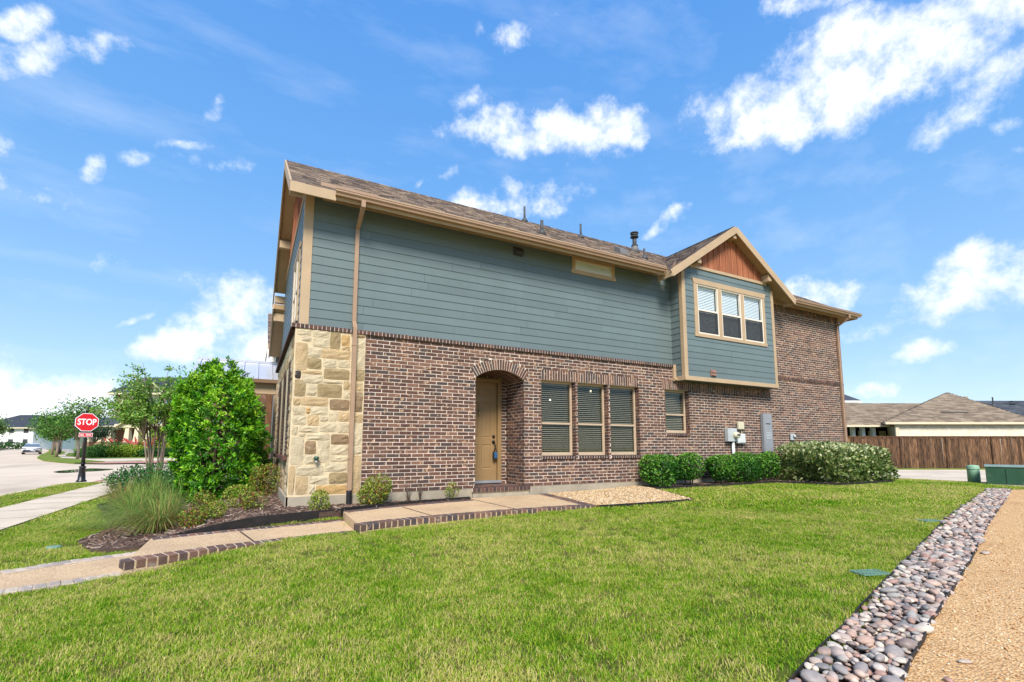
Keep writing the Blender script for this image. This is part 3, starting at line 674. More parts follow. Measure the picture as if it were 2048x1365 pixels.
# ---- stone corner
STONES = [(66,91,347,359,0),(74,92,336,348,0),(93,124,346,361,0),(94,125,327,346,0),(125,145,326,359,2),(146,162,334,356,3),(147,163,325,334,1),(65,87,281,333,1),(86,111,306,325,0),(111,164,306,326,1),(86,112,284,305,2),(114,139,289,305,0),(141,164,291,306,0),(116,164,266,288,2),(66,77,264,280,5),(77,114,274,282,1),(78,116,256,274,0),(66,86,231,263,2),(86,106,233,255,0),(106,151,231,257,2),(116,152,258,265,0),(153,165,247,265,1),(153,166,231,246,0),(65,78,214,229,1),(78,127,214,231,1),(129,166,207,229,4),(65,87,196,213,0),(66,89,178,196,0),(88,96,199,212,3),(96,127,197,214,0),(128,145,186,206,0),(145,166,186,205,1),(91,112,177,198,1),(112,128,185,196,0),(65,76,159,177,0),(77,111,164,177,0),(112,144,166,185,0),(145,167,164,184,0),(77,90,157,163,0),(91,132,150,163,0),(134,167,142,162,4),(65,88,105,157,0),(89,109,124,149,4),(110,133,109,150,0),(134,167,122,141,0),(89,110,106,123,0),(134,167,110,120,0),(64,75,52,104,1),(75,124,85,104,0),(125,167,91,109,0),(76,98,51,85,1),(99,132,69,84,0),(133,167,68,90,2),(99,110,51,68,0),(111,167,49,67,3),(164,192,353,361,2),(165,192,332,353,0),(165,192,291,331,0),(166,192,266,290,2),(166,191,246,265,1),(167,191,205,245,4),(168,192,184,203,1),(168,192,141,183,0),(168,192,123,139,0),(169,192,49,122,1)]
def rough_stone(a0, a1, z0, z1, mapf, mb=None, amp=.009):
    t = mb or MB(); n = 4; g = .004; k = len(t.v); sd = random.random()*90
    jit = [[random.uniform(-.008, .008) for _ in range(4)] for _ in range(2)]
    for j in range(n+1):
        for i in range(n+1):
            u, v = i/n, j/n; a = a0+g+(a1-a0-2*g)*u; z = z0+g+(z1-z0-2*g)*v
            edge = i in (0, n) or j in (0, n); cor = (i in (0, n)) and (j in (0, n))
            if cor: a += (.007 if i == 0 else -.007); z += (.007 if j == 0 else -.007)
            a += random.uniform(-.005, .005); z += random.uniform(-.005, .005)
            t.v.append(mapf(a, (.006 if edge else .018)+random.uniform(-amp, amp)*(.3 if edge else 1), z))
    for j in range(n):
        for i in range(n): q = k+j*(n+1)+i; t.f.append((q, q+1, q+n+2, q+n+1)); t.m.append(0)
    ring = [k+i for i in range(n+1)] + [k+j*(n+1)+n for j in range(1, n+1)] + [k+n*(n+1)+i for i in range(n-1, -1, -1)] + [k+j*(n+1) for j in range(n-1, 0, -1)]
    b = len(t.v)
    for r in ring:
        p = Vector(t.v[r]); o = Vector(mapf(0, 0, 0)) - Vector(mapf(0, 1, 0)); t.v.append(tuple(p+o*.035))
    for i in range(len(ring)): j = (i+1) % len(ring); t.f.append((ring[i], ring[j], b+j, b+i)); t.m.append(0)
    return t
sw = MB().box(.632, 1.925, W-.0185, W+.03, .475, ZL).box(.648, .70, W-.018, 16.2, .475, ZL).build('stone_corner', M['stone_mortar'], house)
for x0, x1, z0, z1, c in STONES:
    rough_stone(max(x0/100, .63), min(x1/100, 1.93), z0/100, z1/100, frontY(W-.018)).build('stone', M['stone%d' % c], sw)
# stones of the street facade, with three brick piers between two windows
def facade_stones(y0, y1, z0, z1):
    st = [(y0, y1, z0, z1)]; out = []
    while st:
        a, b, c, d = st.pop()
        if (b-a) < .55 and (d-c) < .32: out.append((a, b, c, d)); continue
        if (b-a)/1.5 > (d-c): m = a+(b-a)*random.uniform(.35, .65); st += [(a, m, c, d), (m, b, c, d)]
        else: m = c+(d-c)*random.uniform(.35, .65); st += [(a, b, c, m), (a, b, m, d)]
    return out
fs = [MB() for _ in range(5)]
for r in facade_stones(9.74, 16.2, .48, 1.12) + facade_stones(9.74, 10.5, 1.2, 3.6) + facade_stones(10.5, 14.5, 3.1, 3.6) + facade_stones(14.5, 16.2, 1.2, 3.6):
    rough_stone(*r, leftX(.648), fs[random.choice((0, 0, 0, 1, 1, 2, 4))])
for i, t in enumerate(fs):
    if t.f: tag(t.build('facade_stones', M['stone%d' % i], sw), kind='stuff')
pb = MB()
for a, b in ((10.5, 10.85), (12.0, 12.5), (13.9, 14.4)):
    for c in range(25):
        z = 1.2 + c*CP; m = (a+b)/2
        for q0, q1 in ((a, m), (m, b)): brick_into(pb, q0+.005, q1-.005, z+.005, z+CP-.005, leftX(.615), 0)
tag(pb.build('brick_piers', M['rowlock'], sw), kind='stuff')
MB().box(.56, .66, 10.4, 14.5, 1.12, 1.2).build('stone_sill', M['rowlock'], sw)
for a, b in ((10.87, 11.98), (12.52, 13.88)):
    MB().box(.66, .70, a, b, 1.2, 3.1).build('window', M['vinyl'], house)
rw = MB()
for i in range(84): rw.bbox(.56, .70, 9.72+.077*i+.005, 9.72+.077*(i+1)-.005, ZL, ZL+.083, .005)
tag(rw.build('brick_ledge', M['rowlock'], house), kind='stuff')
# ---- siding
def planks(a0, a1, z0, z1, mapf, holes, parent, minlen=2.0, maxlen=3.66, pitch=.178):
    n = math.ceil((z1-z0)/pitch)
    for c in range(n):
        za = z0+c*pitch; zb = min(za+pitch, z1)
        for r0, r1 in course_runs(a0, a1, holes((za+zb)/2)):
            cuts = [r0]; x = r0 + random.uniform(.8, maxlen)
            while x < r1-.5: cuts.append(x); x += maxlen
            cuts.append(r1)
            for p, q in zip(cuts, cuts[1:]):
                t = MB(); e = .0022; p += e; q -= e; zt = zb+.012 if zb < z1 else zb
                B = [(p, .018, za), (q, .018, za), (q, .006, zt), (p, .006, zt), (p, -.004, za), (q, -.004, za), (q, -.004, zt), (p, -.004, zt)]
                t.v = [mapf(*b) for b in B]
                t.f = [(0, 1, 2, 3), (0, 1, 5, 4), (1, 2, 6, 5), (3, 0, 4, 7)]; t.m = [0]*4
                t.build('plank', M['siding'], parent)
HWX0, HWX1, HWZ0, HWZ1 = 7.06, 8.47, 5.83, 6.22
sheet = MB().box(.74, BX0+.02, SY+.004, SY+.02, ZL+.07, 6.40).box(.72+.004, .74, SY, 16.2, ZL+.07, 6.6)
sd_o = sheet.build('siding_wall', M['siding'], house)
planks(.86, BX0, ZL+.085, 6.5, frontY(SY), lambda z: [(HWX0-.0, HWX1+.0)] if HWZ0 < z < 6.4 else [], sd_o)
planks(SY+.0, 16.2, ZL+.085, 6.45, leftX(.72), lambda z: [(10.45, 12.0)] if 4.0 < z < 5.45 else [], sd_o)
tr = MB()
def board(x0, x1, y0, y1, z0, z1, name='corner_board', mat='trim', b=.004): return MB().bbox(x0, x1, y0, y1, z0, z1, b).build(name, M[mat], house)
board(.70, .865, SY-.026, SY+.03, ZL+.084, 6.46); board(.694, .722, SY-.024, SY+.12, ZL+.085, 6.46)
# frieze under the eave
board(1.02, 10.4, SY-.022, SY+.01, 6.27, 6.62, 'frieze'); board(14.66, 19.12, W-.02, W+.02, 6.17, 6.5, 'frieze')
# high strip window
e = empty('strip_window', (7.77, SY, 5.8), house)
t = MB(); t.bbox(HWX0, HWX0+.1, SY-.03, SY+.02, HWZ0+.1, 6.30, .004); t.bbox(HWX1-.1, HWX1, SY-.03, SY+.02, HWZ0+.1, 6.30, .004); t.bbox(HWX0-.03, HWX1+.03, SY-.036, SY+.02, HWZ0, HWZ0+.1, .004); t.bbox(HWX0, HWX1, SY-.034, SY+.02, 6.2, 6.32, .004); t.build('casing', M['trim'], e)
t = MB(); a, b, c, d = HWX0+.1, HWX1-.1, HWZ0+.1, 6.2; g = .035
t.bbox(a, a+g, SY-.018, SY+.02, c, d, .003); t.bbox(b-g, b, SY-.018, SY+.02, c, d, .003); t.bbox(a+g, b-g, SY-.017, SY+.02, c, c+g, .003); t.bbox(a+g, b-g, SY-.017, SY+.02, d-g, d, .003); t.build('frame', M['vinyl'], e)
MB().box(a+g, b-g, SY-.006, SY-.003, c+g, d-g).build('pane', M['clear_glass'], e); MB().box(a+g, b-g, SY+.0, SY+.003, c+g, d-g).build('shade', M['blind_white'], e)
# upstairs window in the street facade
e = empty('window', (.72, 11.2, 4.0), house)
t = MB(); t.box(.68, .73, 10.45, 10.55, 4.0, 5.45); t.box(.68, .73, 11.9, 12.0, 4.0, 5.45); t.box(.675, .73, 10.4, 12.05, 3.9, 4.0); t.box(.675, .73, 10.4, 12.05, 5.45, 5.57); t.box(.685, .73, 11.18, 11.27, 4.0, 5.45); t.build('casing', M['trim'], e)
for a, b in ((10.55, 11.18), (11.27, 11.9)):
    t = MB(); t.box(.69, .73, a, a+.045, 4.0, 5.45); t.box(.69, .73, b-.045, b, 4.0, 5.45); t.box(.69, .73, a+.045, b-.045, 4.0, 4.05); t.box(.69, .73, a+.045, b-.045, 5.4, 5.45); t.box(.69, .73, a+.045, b-.045, 4.66, 4.71); t.build('frame', M['vinyl'], e)
    MB().box(.705, .71, a+.045, b-.045, 4.05, 5.4).build('pane', M['glass'], e); MB().box(.718, .722, a+.04, b-.04, 4.04, 5.41).build('shade', M['screen'], e)
# ---- bay
bay = empty('bay', ((BX0+BX1)/2, BY, 3.2), house)
b = MB(); b.box(BX0+.01, BX1-.01, BY+.012, BY+.02, 3.3, 4.55); b.box(BX0+.01, 11.06, BY+.012, BY+.02, 4.55, 6.6); b.box(14.16, BX1-.01, BY+.012, BY+.02, 4.55, 6.6); b.box(11.06, 14.16, BY+.012, BY+.02, 6.12, 6.6)
b.box(BX0+.004, BX0+.012, BY+.012, SY, 3.3, 6.6); b.box(BX1-.012, BX1-.004, BY+.012, W, 3.3, 6.6); b.box(BX0+.01, BX1-.01, BY+.02, W+.0, 3.22, 3.24); b.box(BX0+.1, BX1-.1, BY+.24, BY+.25, 4.3, 6.4)
bs = b.build('siding_wall', M['siding'], bay)
TX0, TX1, TZ0, TZ1 = 10.99, 14.20, 4.51, 6.225
planks(BX0+.1, BX1-.1, 3.335, 6.53, frontY(BY), lambda z: [(TX0+.01, TX1-.01)] if TZ0 < z < TZ1 else [], bs)
planks(BY+.1, SY, 3.335, 6.4, leftX(BX0), lambda z: [], bs)
def bboard(name, *a, mat='trim', b=.004): return MB().bbox(*a, b).build(name, M[mat], bay)
bboard('corner_board', BX0-.02, BX0+.105, BY-.024, BY+.01, 3.33, 6.4); bboard('corner_board', BX0-.024, BX0+.0, BY-.02, BY+.105, 3.33, 6.3)
bboard('corner_board', BX1-.105, BX1+.02, BY-.024, BY+.01, 3.33, 6.4); bboard('corner_board', BX1-.0, BX1+.024, BY-.02, BY+.105, 3.33, 6.3)
bboard('base_beam', BX0-.035, BX1+.035, BY-.034, BY+.06, 3.225, 3.345); bboard('base_beam', BX0-.038, BX0+.06, BY+.06, W-.01, 3.225, 3.345); bboard('base_beam', BX1-.06, BX1+.038, BY+.06, W-.01, 3.225, 3.345)
bboard('ledger', BX0-.12, BX1+.0, W-.1, W-.012, 3.245, 3.30); bboard('ledger', BX0-.13, BX0-.03, W-.06, SY-.01, 3.22, 3.69)
bboard('band', 10.86, 14.34, BY-.04, BY+.01, 6.53, 6.62)
wd = empty('window_group', ((TX0+TX1)/2, BY, TZ0), bay)
def casing(name, *a): return MB().bbox(*a, .004).build(name, M['trim'], wd)
Yc = BY-.034
casing('sill', TX0-.02, TX1+.02, Yc-.008, BY+.02, TZ0, TZ0+.1)
MB().prism([(TX0-.0, Yc-.006, TZ1-.15), (TX1, Yc-.006, TZ1-.15), (TX1+.06, Yc-.006, TZ1), (TX0-.06, Yc-.006, TZ1)], (0, .06, 0)).build('head', M['trim'], wd)
UW = [(11.13, 12.02), (12.15, 13.05), (13.18, 14.10)]
prev = TX0
for a, b2 in UW + [(TX1, None)]: casing('mullion', prev, a, Yc, BY+.02, TZ0+.1, TZ1-.15); prev = b2
for a, b2 in UW: window(a, b2, TZ0+.1, TZ1-.15, BY-.02, .04, 'vinyl', .48, 'blind_white', .048, 1.1, bay, True, .10, 'clear_glass')
# orange board and batten gable
GX, GZ, GSL = 12.62, 8.02, .667
gy = BY-.006; top = lambda x: GZ-.16-GSL*abs(x-GX)
gb = empty('gable', (GX, BY, 6.6), bay); xs = [10.9+i*.262 for i in range(14)]
for i in range(len(xs)-1):
    x0, x1 = xs[i]+.004, xs[i+1]-.004; mid = [(GX, top(GX))] if x0 < GX < x1 else []
    pts = [(x0, 6.61), (x1, 6.61), (x1, max(6.62, top(x1)))] + mid + [(x0, max(6.62, top(x0)))]
    MB().prism([(x, gy, z) for x, z in pts], (0, .02, 0)).build('board', M['orange_wood'], gb)
    if i: MB().box(xs[i]-.022, xs[i]+.022, gy-.02, gy-.001, 6.615, max(6.63, top(xs[i])+.03)).build('batten', M['orange_wood'], gb)
# bay vent
v = MB(); v.bbox(11.54, 11.76, BY-.05, BY-.006, 3.40, 3.585, .006); v.build('dryer_vent', M['vent_brown'], bay)
t = MB(); t.prism([(11.56, BY-.055, 3.47), (11.74, BY-.055, 3.47), (11.74, BY-.075, 3.415), (11.56, BY-.075, 3.415)], (0, .006, 0)); t.prism([(11.56, BY-.055, 3.56), (11.74, BY-.055, 3.56), (11.74, BY-.07, 3.5), (11.56, BY-.07, 3.5)], (0, .006, 0)); t.build('vent_flap', M['vent_brown'], bay)
# ---- roofs
def slab(name, pts, th, mats, parent=house):
    """roof sheet: pts on the top surface, th straight down"""
    t = MB(); n = len(pts); t.v = [tuple(p) for p in pts] + [(x, y, z-th) for x, y, z in pts]
    t.f = [tuple(range(n)), tuple(range(2*n-1, n-1, -1))]; t.m = [0, 1]
    for i in range(n): t.f.append((i, (i+1) % n, n+(i+1) % n, n+i)); t.m.append(1)
    return t.build(name, mats, parent)
mz = lambda y: RZ-SL*abs(RY-y)
EY, EX0, EX1 = 9.36, .42, 19.6; HX = EX1-(RY-EY); BYR = 2*RY-EY
mats = [M['shingle'], M['soffit']]
roof = empty('roof', (9, RY, 6.3), house)
slab('roof_deck', [(x, y, mz(y)) for x, y in ((EX0, EY), (10.05, EY), (10.05, 10.0), (15.15, 10.0), (15.15, EY), (EX1, EY), (HX, RY), (EX0, RY))], .15, mats, roof)
slab('roof_deck', [(EX0, RY, RZ), (HX, RY, RZ), (EX1, BYR, mz(BYR)), (EX0, BYR, mz(BYR))], .15, mats, roof)
slab('roof_deck', [(EX1, EY, mz(EY)), (EX1, BYR, mz(BYR)), (HX, RY, RZ)], .15, mats, roof)
def shingles(name, O, A, B, rows, rng, mat, parent, expo=.145, wmin=.12, wmax=.33):
    """tabs laid in courses: O eave corner, A along the eave, B up the slope (unit), rng(s)->[(a0,a1)]"""
    O, A, B = Vector(O), Vector(A), Vector(B); Nn = A.cross(B).normalized()
    if Nn.z < 0: Nn = -Nn
    V = []; F = []
    for r in range(rows):
        s0 = r*expo; s1 = s0+expo*1.12
        for a0, a1 in rng(s0+expo*.5):
            a = a0
            while a < a1-.02:
                w = random.uniform(wmin, wmax); b = min(a1, a+w); th = random.choice((.008, .010, .016, .018)); ds = random.choice((0, 0, .012, .02))
                k = len(V)
                for (aa, s, h) in ((a+.003, s0-ds, th), (b-.003, s0-ds, th), (b-.003, s1, .004), (a+.003, s1, .004), (a+.003, s0-ds, 0), (b-.003, s0-ds, 0)): V.append(tuple(O+A*aa+B*s+Nn*h))
                F += [(k, k+1, k+2, k+3), (k+4, k+5, k+1, k)]; a = b
    return tag(link(name, np_mesh(name, V, F, M[mat]), parent, wloc(parent) if False else (0, 0, 0)) , kind='stuff')
def shingle_part(*a, **k):
    o = shingles(*a, **k); return o
cs = 1/math.sqrt(1+SL*SL); up = (0, cs, SL*cs)
def rng_main(s):
    y = EY+s*cs; x1 = EX1-(y-EY)
    return [(0, 10.05-EX0), (15.15-EX0, x1-EX0)] if y < 10.0 else [(0, x1-EX0)]
shingle_part('shingles', (EX0, EY, mz(EY)), (1, 0, 0), up, 29, rng_main, 'shingle', roof)
rc = MB(); k = 0
x = EX0
while x < HX: rc.prism([(x, RY-.13, RZ-.07), (x+.3, RY-.13, RZ-.085), (x+.3, RY, RZ+.012), (x, RY, RZ+.026)], (0, .001, 0)); rc.prism([(x, RY, RZ+.026), (x+.3, RY, RZ+.012), (x+.3, RY+.13, RZ-.085), (x, RY+.13, RZ-.07)], (0, 0, -.01)); x += .145
tag(rc.build('ridge_caps', M['shingle'], roof), kind='stuff')
# bay roof: two triangles dying into the main slope
bz = lambda x: GZ-GSL*abs(x-GX); BE0, BE1, BFY = 9.86, 15.38, 9.12
yb = RY-(RZ-GZ)/SL
def bay_side(xe):
    ye = RY-(RZ-bz(xe))/SL
    return [(xe, BFY, bz(xe)), (GX, BFY, GZ), (GX, yb+.02, GZ), (xe, max(ye, BFY)+.02, bz(xe))]
for xe in (BE0, BE1): slab('bay_roof_deck', bay_side(xe), .13, mats, roof)
for xe, sg in ((BE0, 1), (BE1, -1)):
    L = abs(GX-xe)/cs
    def rb_(s, sg=sg, xe=xe):
        x = xe+sg*s*cs; y1 = RY-(RZ-bz(x))/SL; return [(0, max(.02, y1-BFY))]
    shingle_part('shingles', (xe, BFY, bz(xe)), (0, 1, 0), (sg*cs, 0, SL*cs), int(L/.145)+1, rb_, 'shingle', roof)
# rake boards, brackets, fascia
def rake(name, p, q, w=.035, h=.2, out=(0, -1, 0), drop=.09):
    a = Vector(p); b = Vector(q); MB().beam(a-Vector((0, 0, drop)), b-Vector((0, 0, drop)), w, h, (0, 0, 1)).build(name, M['trim'], roof)
rake('rake_board', (BE0-.02, BFY-.02, bz(BE0-.02)), (GX, BFY-.02, GZ)); rake('rake_board', (BE1+.02, BFY-.021, bz(BE1+.02)), (GX, BFY-.021, GZ))
MB().bbox(BE0-.03, BE0+.005, BFY-.03, 9.62, bz(BE0)-.19, bz(BE0)-.01, .003).build('fascia', M['trim'], roof); MB().bbox(BE1-.005, BE1+.03, BFY-.03, 9.5, bz(BE1)-.19, bz(BE1)-.01, .003).build('fascia', M['trim'], roof)
for x, z in ((GX, GZ-.36), (11.02, bz(11.02)-.36), (14.22, bz(14.22)-.36)): MB().bbox(x-.075, x+.075, BFY+.025, BY+.05, z, z+.22, .006).build('bracket', M['trim'], roof)
rake('rake_board', (EX0-.018, EY, mz(EY)), (EX0-.018, RY, RZ)); rake('rake_board', (EX0-.018, BYR+.5, mz(BYR+.5)), (EX0-.018, RY, RZ))
for y in (12.8, 10.3, 14.6, 16.3): MB().bbox(EX0+.01, .74, y-.07, y+.07, mz(y)-.42, mz(y)-.2, .006).build('bracket', M['trim'], roof)
MB().bbox(EX0-.03, 1.20, EY-.05, EY-.014, mz(EY)-.21, mz(EY)-.015, .003).build('fascia_return', M['trim'], roof)
MB().bbox(1.2, 9.9, EY-.03, EY-.002, mz(EY)-.18, mz(EY)-.01, .003).build('fascia', M['trim'], roof); MB().bbox(15.35, EX1, EY-.03, EY-.002, mz(EY)-.18, mz(EY)-.01, .003).build('fascia', M['trim'], roof); MB().bbox(EX1+.002, EX1+.03, EY-.03, BYR, mz(EY)-.18, mz(EY)-.01, .003).build('fascia', M['trim'], roof)
def gutter(x0, x1, y, z):
    prof = [(0, 0), (.0, -.105), (-.075, -.11), (-.085, -.075), (-.115, -.045), (-.115, 0), (-.128, .002), (-.128, -.012), (-.12, -.015), (-.12, -.05), (-.09, -.082), (-.08, -.118), (.006, -.112), (.006, 0)]
    MB().prism([(x0, y+a, z+b) for a, b in prof], (x1-x0, 0, 0)).build('gutter', M['gutter'], roof)
gutter(1.18, 9.80, EY-.032, mz(EY)-.0); gutter(15.42, 19.7, EY-.032, mz(EY)-.0)
MB().prism([(.95, EY+.28, mz(EY+.28)), (2.05, EY+.28, mz(EY+.28)), (2.05, EY+.28, mz(EY+.28)+.09), (.95, EY+.28, mz(EY+.28)+.09)], (0, .008, 0)).build('diverter', M['gutter'], roof)
MB().prism([(9.55, EY+.1, mz(EY+.1)), (9.9, EY+.02, mz(EY+.02)), (9.9, EY+.02, mz(EY)+.12), (9.55, EY+.1, mz(EY+.1)+.1)], (.01, .008, 0)).build('diverter', M['gutter'], roof)
MB().prism([(10.0, 9.2, bz(10.0)+.01), (10.45, 9.5, bz(10.45)+.01), (10.45, 9.5, bz(10.45)+.1), (10.0, 9.2, bz(10.0)+.1)], (.008, 0, 0)).build('diverter', M['gutter'], roof)
# gable triangle of the street facade
gf = empty('street_gable', (.72, RY, 6.5), house); ys = [9.9+i*.41 for i in range(16)]
for a, b in zip(ys, ys[1:]):
    tz = lambda y: mz(y)-.15; pts = [(a, 6.45), (b, 6.45), (b, max(6.46, tz(b)))] + ([(RY, tz(RY))] if a < RY < b else []) + [(a, max(6.46, tz(a)))]
    MB().prism([(.725, y, z) for y, z in pts], (.02, 0, 0)).build('board', M['orange_wood'], gf)
    MB().box(.70, .724, b-.025, b+.025, 6.46, max(6.47, tz(b))).build('batten', M['orange_wood'], gf)
MB().bbox(.685, .73, SY, 16.2, 6.40, 6.47, .004).build('band', M['trim'], gf)
# ---- downspouts
def downspout(x, gy, gz, wy, z0, jog, name='downspout'):
    e = empty(name, (x, wy, z0), house); w, d = .078, .055
    def run(p, q): MB().beam(p, q, w, d, (0, -1, 0) if abs(q[2]-p[2]) > .05 else (0, 0, 1)).build('pipe', M['gutter'], e)
    y2 = wy-.04
    run((x, gy, gz), (x, gy, gz-.14)); run((x, gy+.0, gz-.12), (x, y2+.0, gz-.36)); run((x, y2, gz-.33), (x, y2, jog+.12 if jog else z0))
    if jog: run((x, y2, jog+.14), (x, W-.085, jog-.02)); run((x, W-.085, jog), (x, W-.085, z0))
    for z in ((3.35, 1.15) if jog else (4.5, 2.0)): MB().bbox(x-.05, x+.05, (W-.085 if jog else y2)-.034, (W-.085 if jog else y2)+.04, z, z+.012, .002).build('strap', M['gutter'], e)
    return e
e = downspout(1.70, EY-.09, mz(EY)-.1, SY, .55, 3.72)
t = MB(); y = W-.085
t.tube([(1.70, y, .56-.025*i) for i in range(14)], [(.055 if i % 2 else .048) for i in range(14)], 12); t.build('corrugated_boot', M['black_plastic'], e, True)
downspout(18.93, EY-.09, mz(EY)-.1, W, .45, None)
# ---- roof penetrations (parts of the roof)
def pipe(x, y, h, r=.038):
    z = mz(y); e = empty('vent_pipe', (x, y, z), roof); MB().tube([(x, y, z-.05), (x, y, z+h)], r, 10).build('pipe', M['vent_dark'], e, True); MB().tube([(x, y, z-.06), (x, y, z+.05), (x, y, z+.12)], [.13, .09, r+.008], 12).build('flashing', M['vent_dark'], e, True)
pipe(7.3, 12.7, .50, .032); pipe(6.62, 10.58, .38, .042); pipe(9.05, 12.1, .46, .032); pipe(10.38, 10.66, .32, .032)
z = mz(12.0); e = empty('flue', (11.25, 12.0, z), roof)
t = MB(); t.tube([(11.25, 12.0, z-.1), (11.25, 12.0, z+.1), (11.25, 12, z+.2)], [.17, .13, .09], 14); t.build('flashing', M['vent_grey'], e, True)
t = MB(); t.tube([(11.25, 12, z+.1), (11.25, 12, z+.54)], .07, 14); t.tube([(11.25, 12, z+.2), (11.25, 12, z+.24)], [.12, .09], 14); t.build('pipe', M['vent_dark'], e, True)
t = MB()
for h, r in ((.50, .14), (.58, .12), (.64, .14)): t.tube([(11.25, 12, z+h), (11.25, 12, z+h+.03), (11.25, 12, z+h+.05)], [r, r, r*.6], 16)
t.tube([(11.25, 12, z+.5), (11.25, 12, z+.69)], .085, 12); t.build('cap', M['vent_dark'], e, True)
for x, y, s in ((8.2, 13.05, 1), (8.75, 13.1, 1), (9.42, 10.62, .8)):
    z = mz(y); t = MB(); k = .19*s; yy = y; sl = -SL if y > RY else SL
    t.prism([(x-k, yy-k, z-k*sl-.02), (x-k, yy+k, z+k*sl-.02), (x-k, yy+k*.8, z+k*sl*.8+.16), (x-k, yy-k*.8, z-k*sl*.8+.16)], (2*k, 0, 0)); t.build('box_vent', M['vent_dark' if s == 1 else 'vent_grey'], roof)
# wall vent under the eave
vb = empty('wall_vent', (5.46, SY, 6.08), house)
MB().bbox(5.34, 5.60, SY-.03, SY+.0, 5.97, 6.19, .004).build('flange', M['vent_dark'], vb)
MB().prism([(5.36, SY-.03, 6.17), (5.36, SY-.03, 6.0), (5.36, SY-.15, 5.99), (5.36, SY-.15, 6.02)], (.22, 0, 0)).build('hood', M['vent_dark'], vb)
# ---- farther parts of the townhouse seen past the corner: second gable, wing, porch with metal roof
slab('lower_roof_deck', [(EX0, 16.2, 5.75), (2.5, 16.2, 5.75), (2.5, 18.0, 4.55), (EX0, 18.0, 4.55)], .15, mats, roof)
rake('rake_board', (EX0-.018, 18.05, 4.52), (EX0-.018, 16.2, 5.75)); MB().bbox(EX0+.01, .74, 16.32, 16.46, 5.25, 5.5, .006).build('bracket', M['trim'], roof)
MB().box(.74, 2.5, 16.2, 18.0, .3, 4.9).build('rear_wall', M['siding'], house)
wg = empty('front_wing', (1.2, 19.6, .3), house)
slab('wing_roof_deck', [(.36, 18.9, 5.0), (3, 18.9, 5.0), (3, 21.5, 6.74), (.36, 21.5, 6.74)], .15, mats, wg)
shingles('shingles', (.36, 18.9, 5.0), (1, 0, 0), (0, cs, SL*cs), 22, lambda s: [(0, 2.6)], 'shingle', wg)
MB().box(.7, 3, 19.35, 24, .3, 5.2).build('wall', M['siding'], wg); MB().box(.66, .82, 19.31, 19.36, .3, 5.1).build('corner_board', M['trim'], wg)
MB().box(.36, 3, 18.86, 18.9, 4.82, 5.0).build('fascia', M['trim'], wg); MB().box(.34, .36, 18.86, 21.5, 4.6, 4.8).build('rake_board', M['trim'], wg)
MB().tube([(.58, 19.1, 4.85), (.58, 19.2, 4.2), (.62, 19.2, 3.9)], .04, 8).build('downspout', M['vinyl'], wg)
po = empty('porch', (-.4, 17.2, .3), house)
slab('metal_roof', [(-1.6, 16.4, 3.42), (.70, 16.4, 3.42), (.70, 18.1, 4.17), (-1.6, 18.1, 4.17)], .06, [M['metal_roof'], M['soffit']], po)
for x in (-1.5, -1.1, -.7, -.3, .1, .5): MB().beam((x, 16.4, 3.44), (x, 18.1, 4.19), .02, .05).build('seam', M['metal_roof'], po)
MB().bbox(-1.6, .66, 18.05, 18.2, 4.15, 4.24, .01).build('ridge_flashing', M['metal_roof'], po)
MB().prism([(-1.65, 16.39, 3.41), (-1.65, 16.39, 3.31), (-1.65, 16.31, 3.31), (-1.65, 16.27, 3.41)], (2.31, 0, 0)).build('gutter', M['gutter'], po)
MB().bbox(-1.55, .62, 16.5, 16.7, 2.98, 3.33, .006).build('beam', M['trim'], po)
for x in (-1.45, .45): MB().bbox(x-.09, x+.09, 16.5, 16.68, .3, 2.98, .008).build('post', M['post_wood'], po)
MB().box(-1.6, .64, 16.4, 20, .1, .42).build('deck', M['concrete'], po); MB().box(-1.5, .6, 19.3, 19.4, .4, 3.3).build('wall', M['far_brick'], po)
rl = empty('railing', (-.4, 16.6, .42), po)
MB().bbox(-1.36, .36, 16.55, 16.63, 1.25, 1.33, .006).build('rail', M['post_wood'], po); MB().bbox(-1.36, .36, 16.55, 16.63, .55, .62, .006).build('rail', M['post_wood'], po)
for i in range(13): MB().box(-1.3+i*.13, -1.26+i*.13, 16.57, 16.61, .62, 1.25).build('baluster', M['post_wood'], po)
bpy.data.objects.remove(rl)
# ================================================================== ground, paths, beds
def struct(o): o['kind'] = 'structure'; return o
def flat_patch(name, poly, off, mat, th=0, hfun=far_h, sub=None):
    """sheet laid on the terrain, split where the terrain changes slope"""
    bm = bmesh.new(); vs = [bm.verts.new((x, y, 0)) for x, y in poly]; bm.faces.new(vs)
    for d in ((20, 100) if hfun is far_h else ()):
        bmesh.ops.bisect_plane(bm, geom=bm.verts[:]+bm.edges[:]+bm.faces[:], plane_co=FH*d, plane_no=FH)
    if sub:
        xs = [p[0] for p in poly]; ys = [p[1] for p in poly]
        for c in np.arange(min(xs)+sub, max(xs), sub): bmesh.ops.bisect_plane(bm, geom=bm.verts[:]+bm.edges[:]+bm.faces[:], plane_co=(c, 0, 0), plane_no=(1, 0, 0))
        for c in np.arange(min(ys)+sub, max(ys), sub): bmesh.ops.bisect_plane(bm, geom=bm.verts[:]+bm.edges[:]+bm.faces[:], plane_co=(0, c, 0), plane_no=(0, 1, 0))
    for v in bm.verts: v.co.z = hfun(v.co.x, v.co.y)+off
    if th:
        g = bmesh.ops.extrude_face_region(bm, geom=bm.faces[:])
        for v in [e for e in g['geom'] if isinstance(e, bmesh.types.BMVert)]: v.co.z -= th
    bmesh.ops.recalc_face_normals(bm, faces=bm.faces[:])
    me = bpy.data.meshes.new(name); bm.to_mesh(me); bm.free(); me.materials.append(M[mat])
    return struct(link(name, me))
flat_patch('ground', [(-900, -300), (900, -300), (900, 900), (-900, 900)], -.14, 'field')
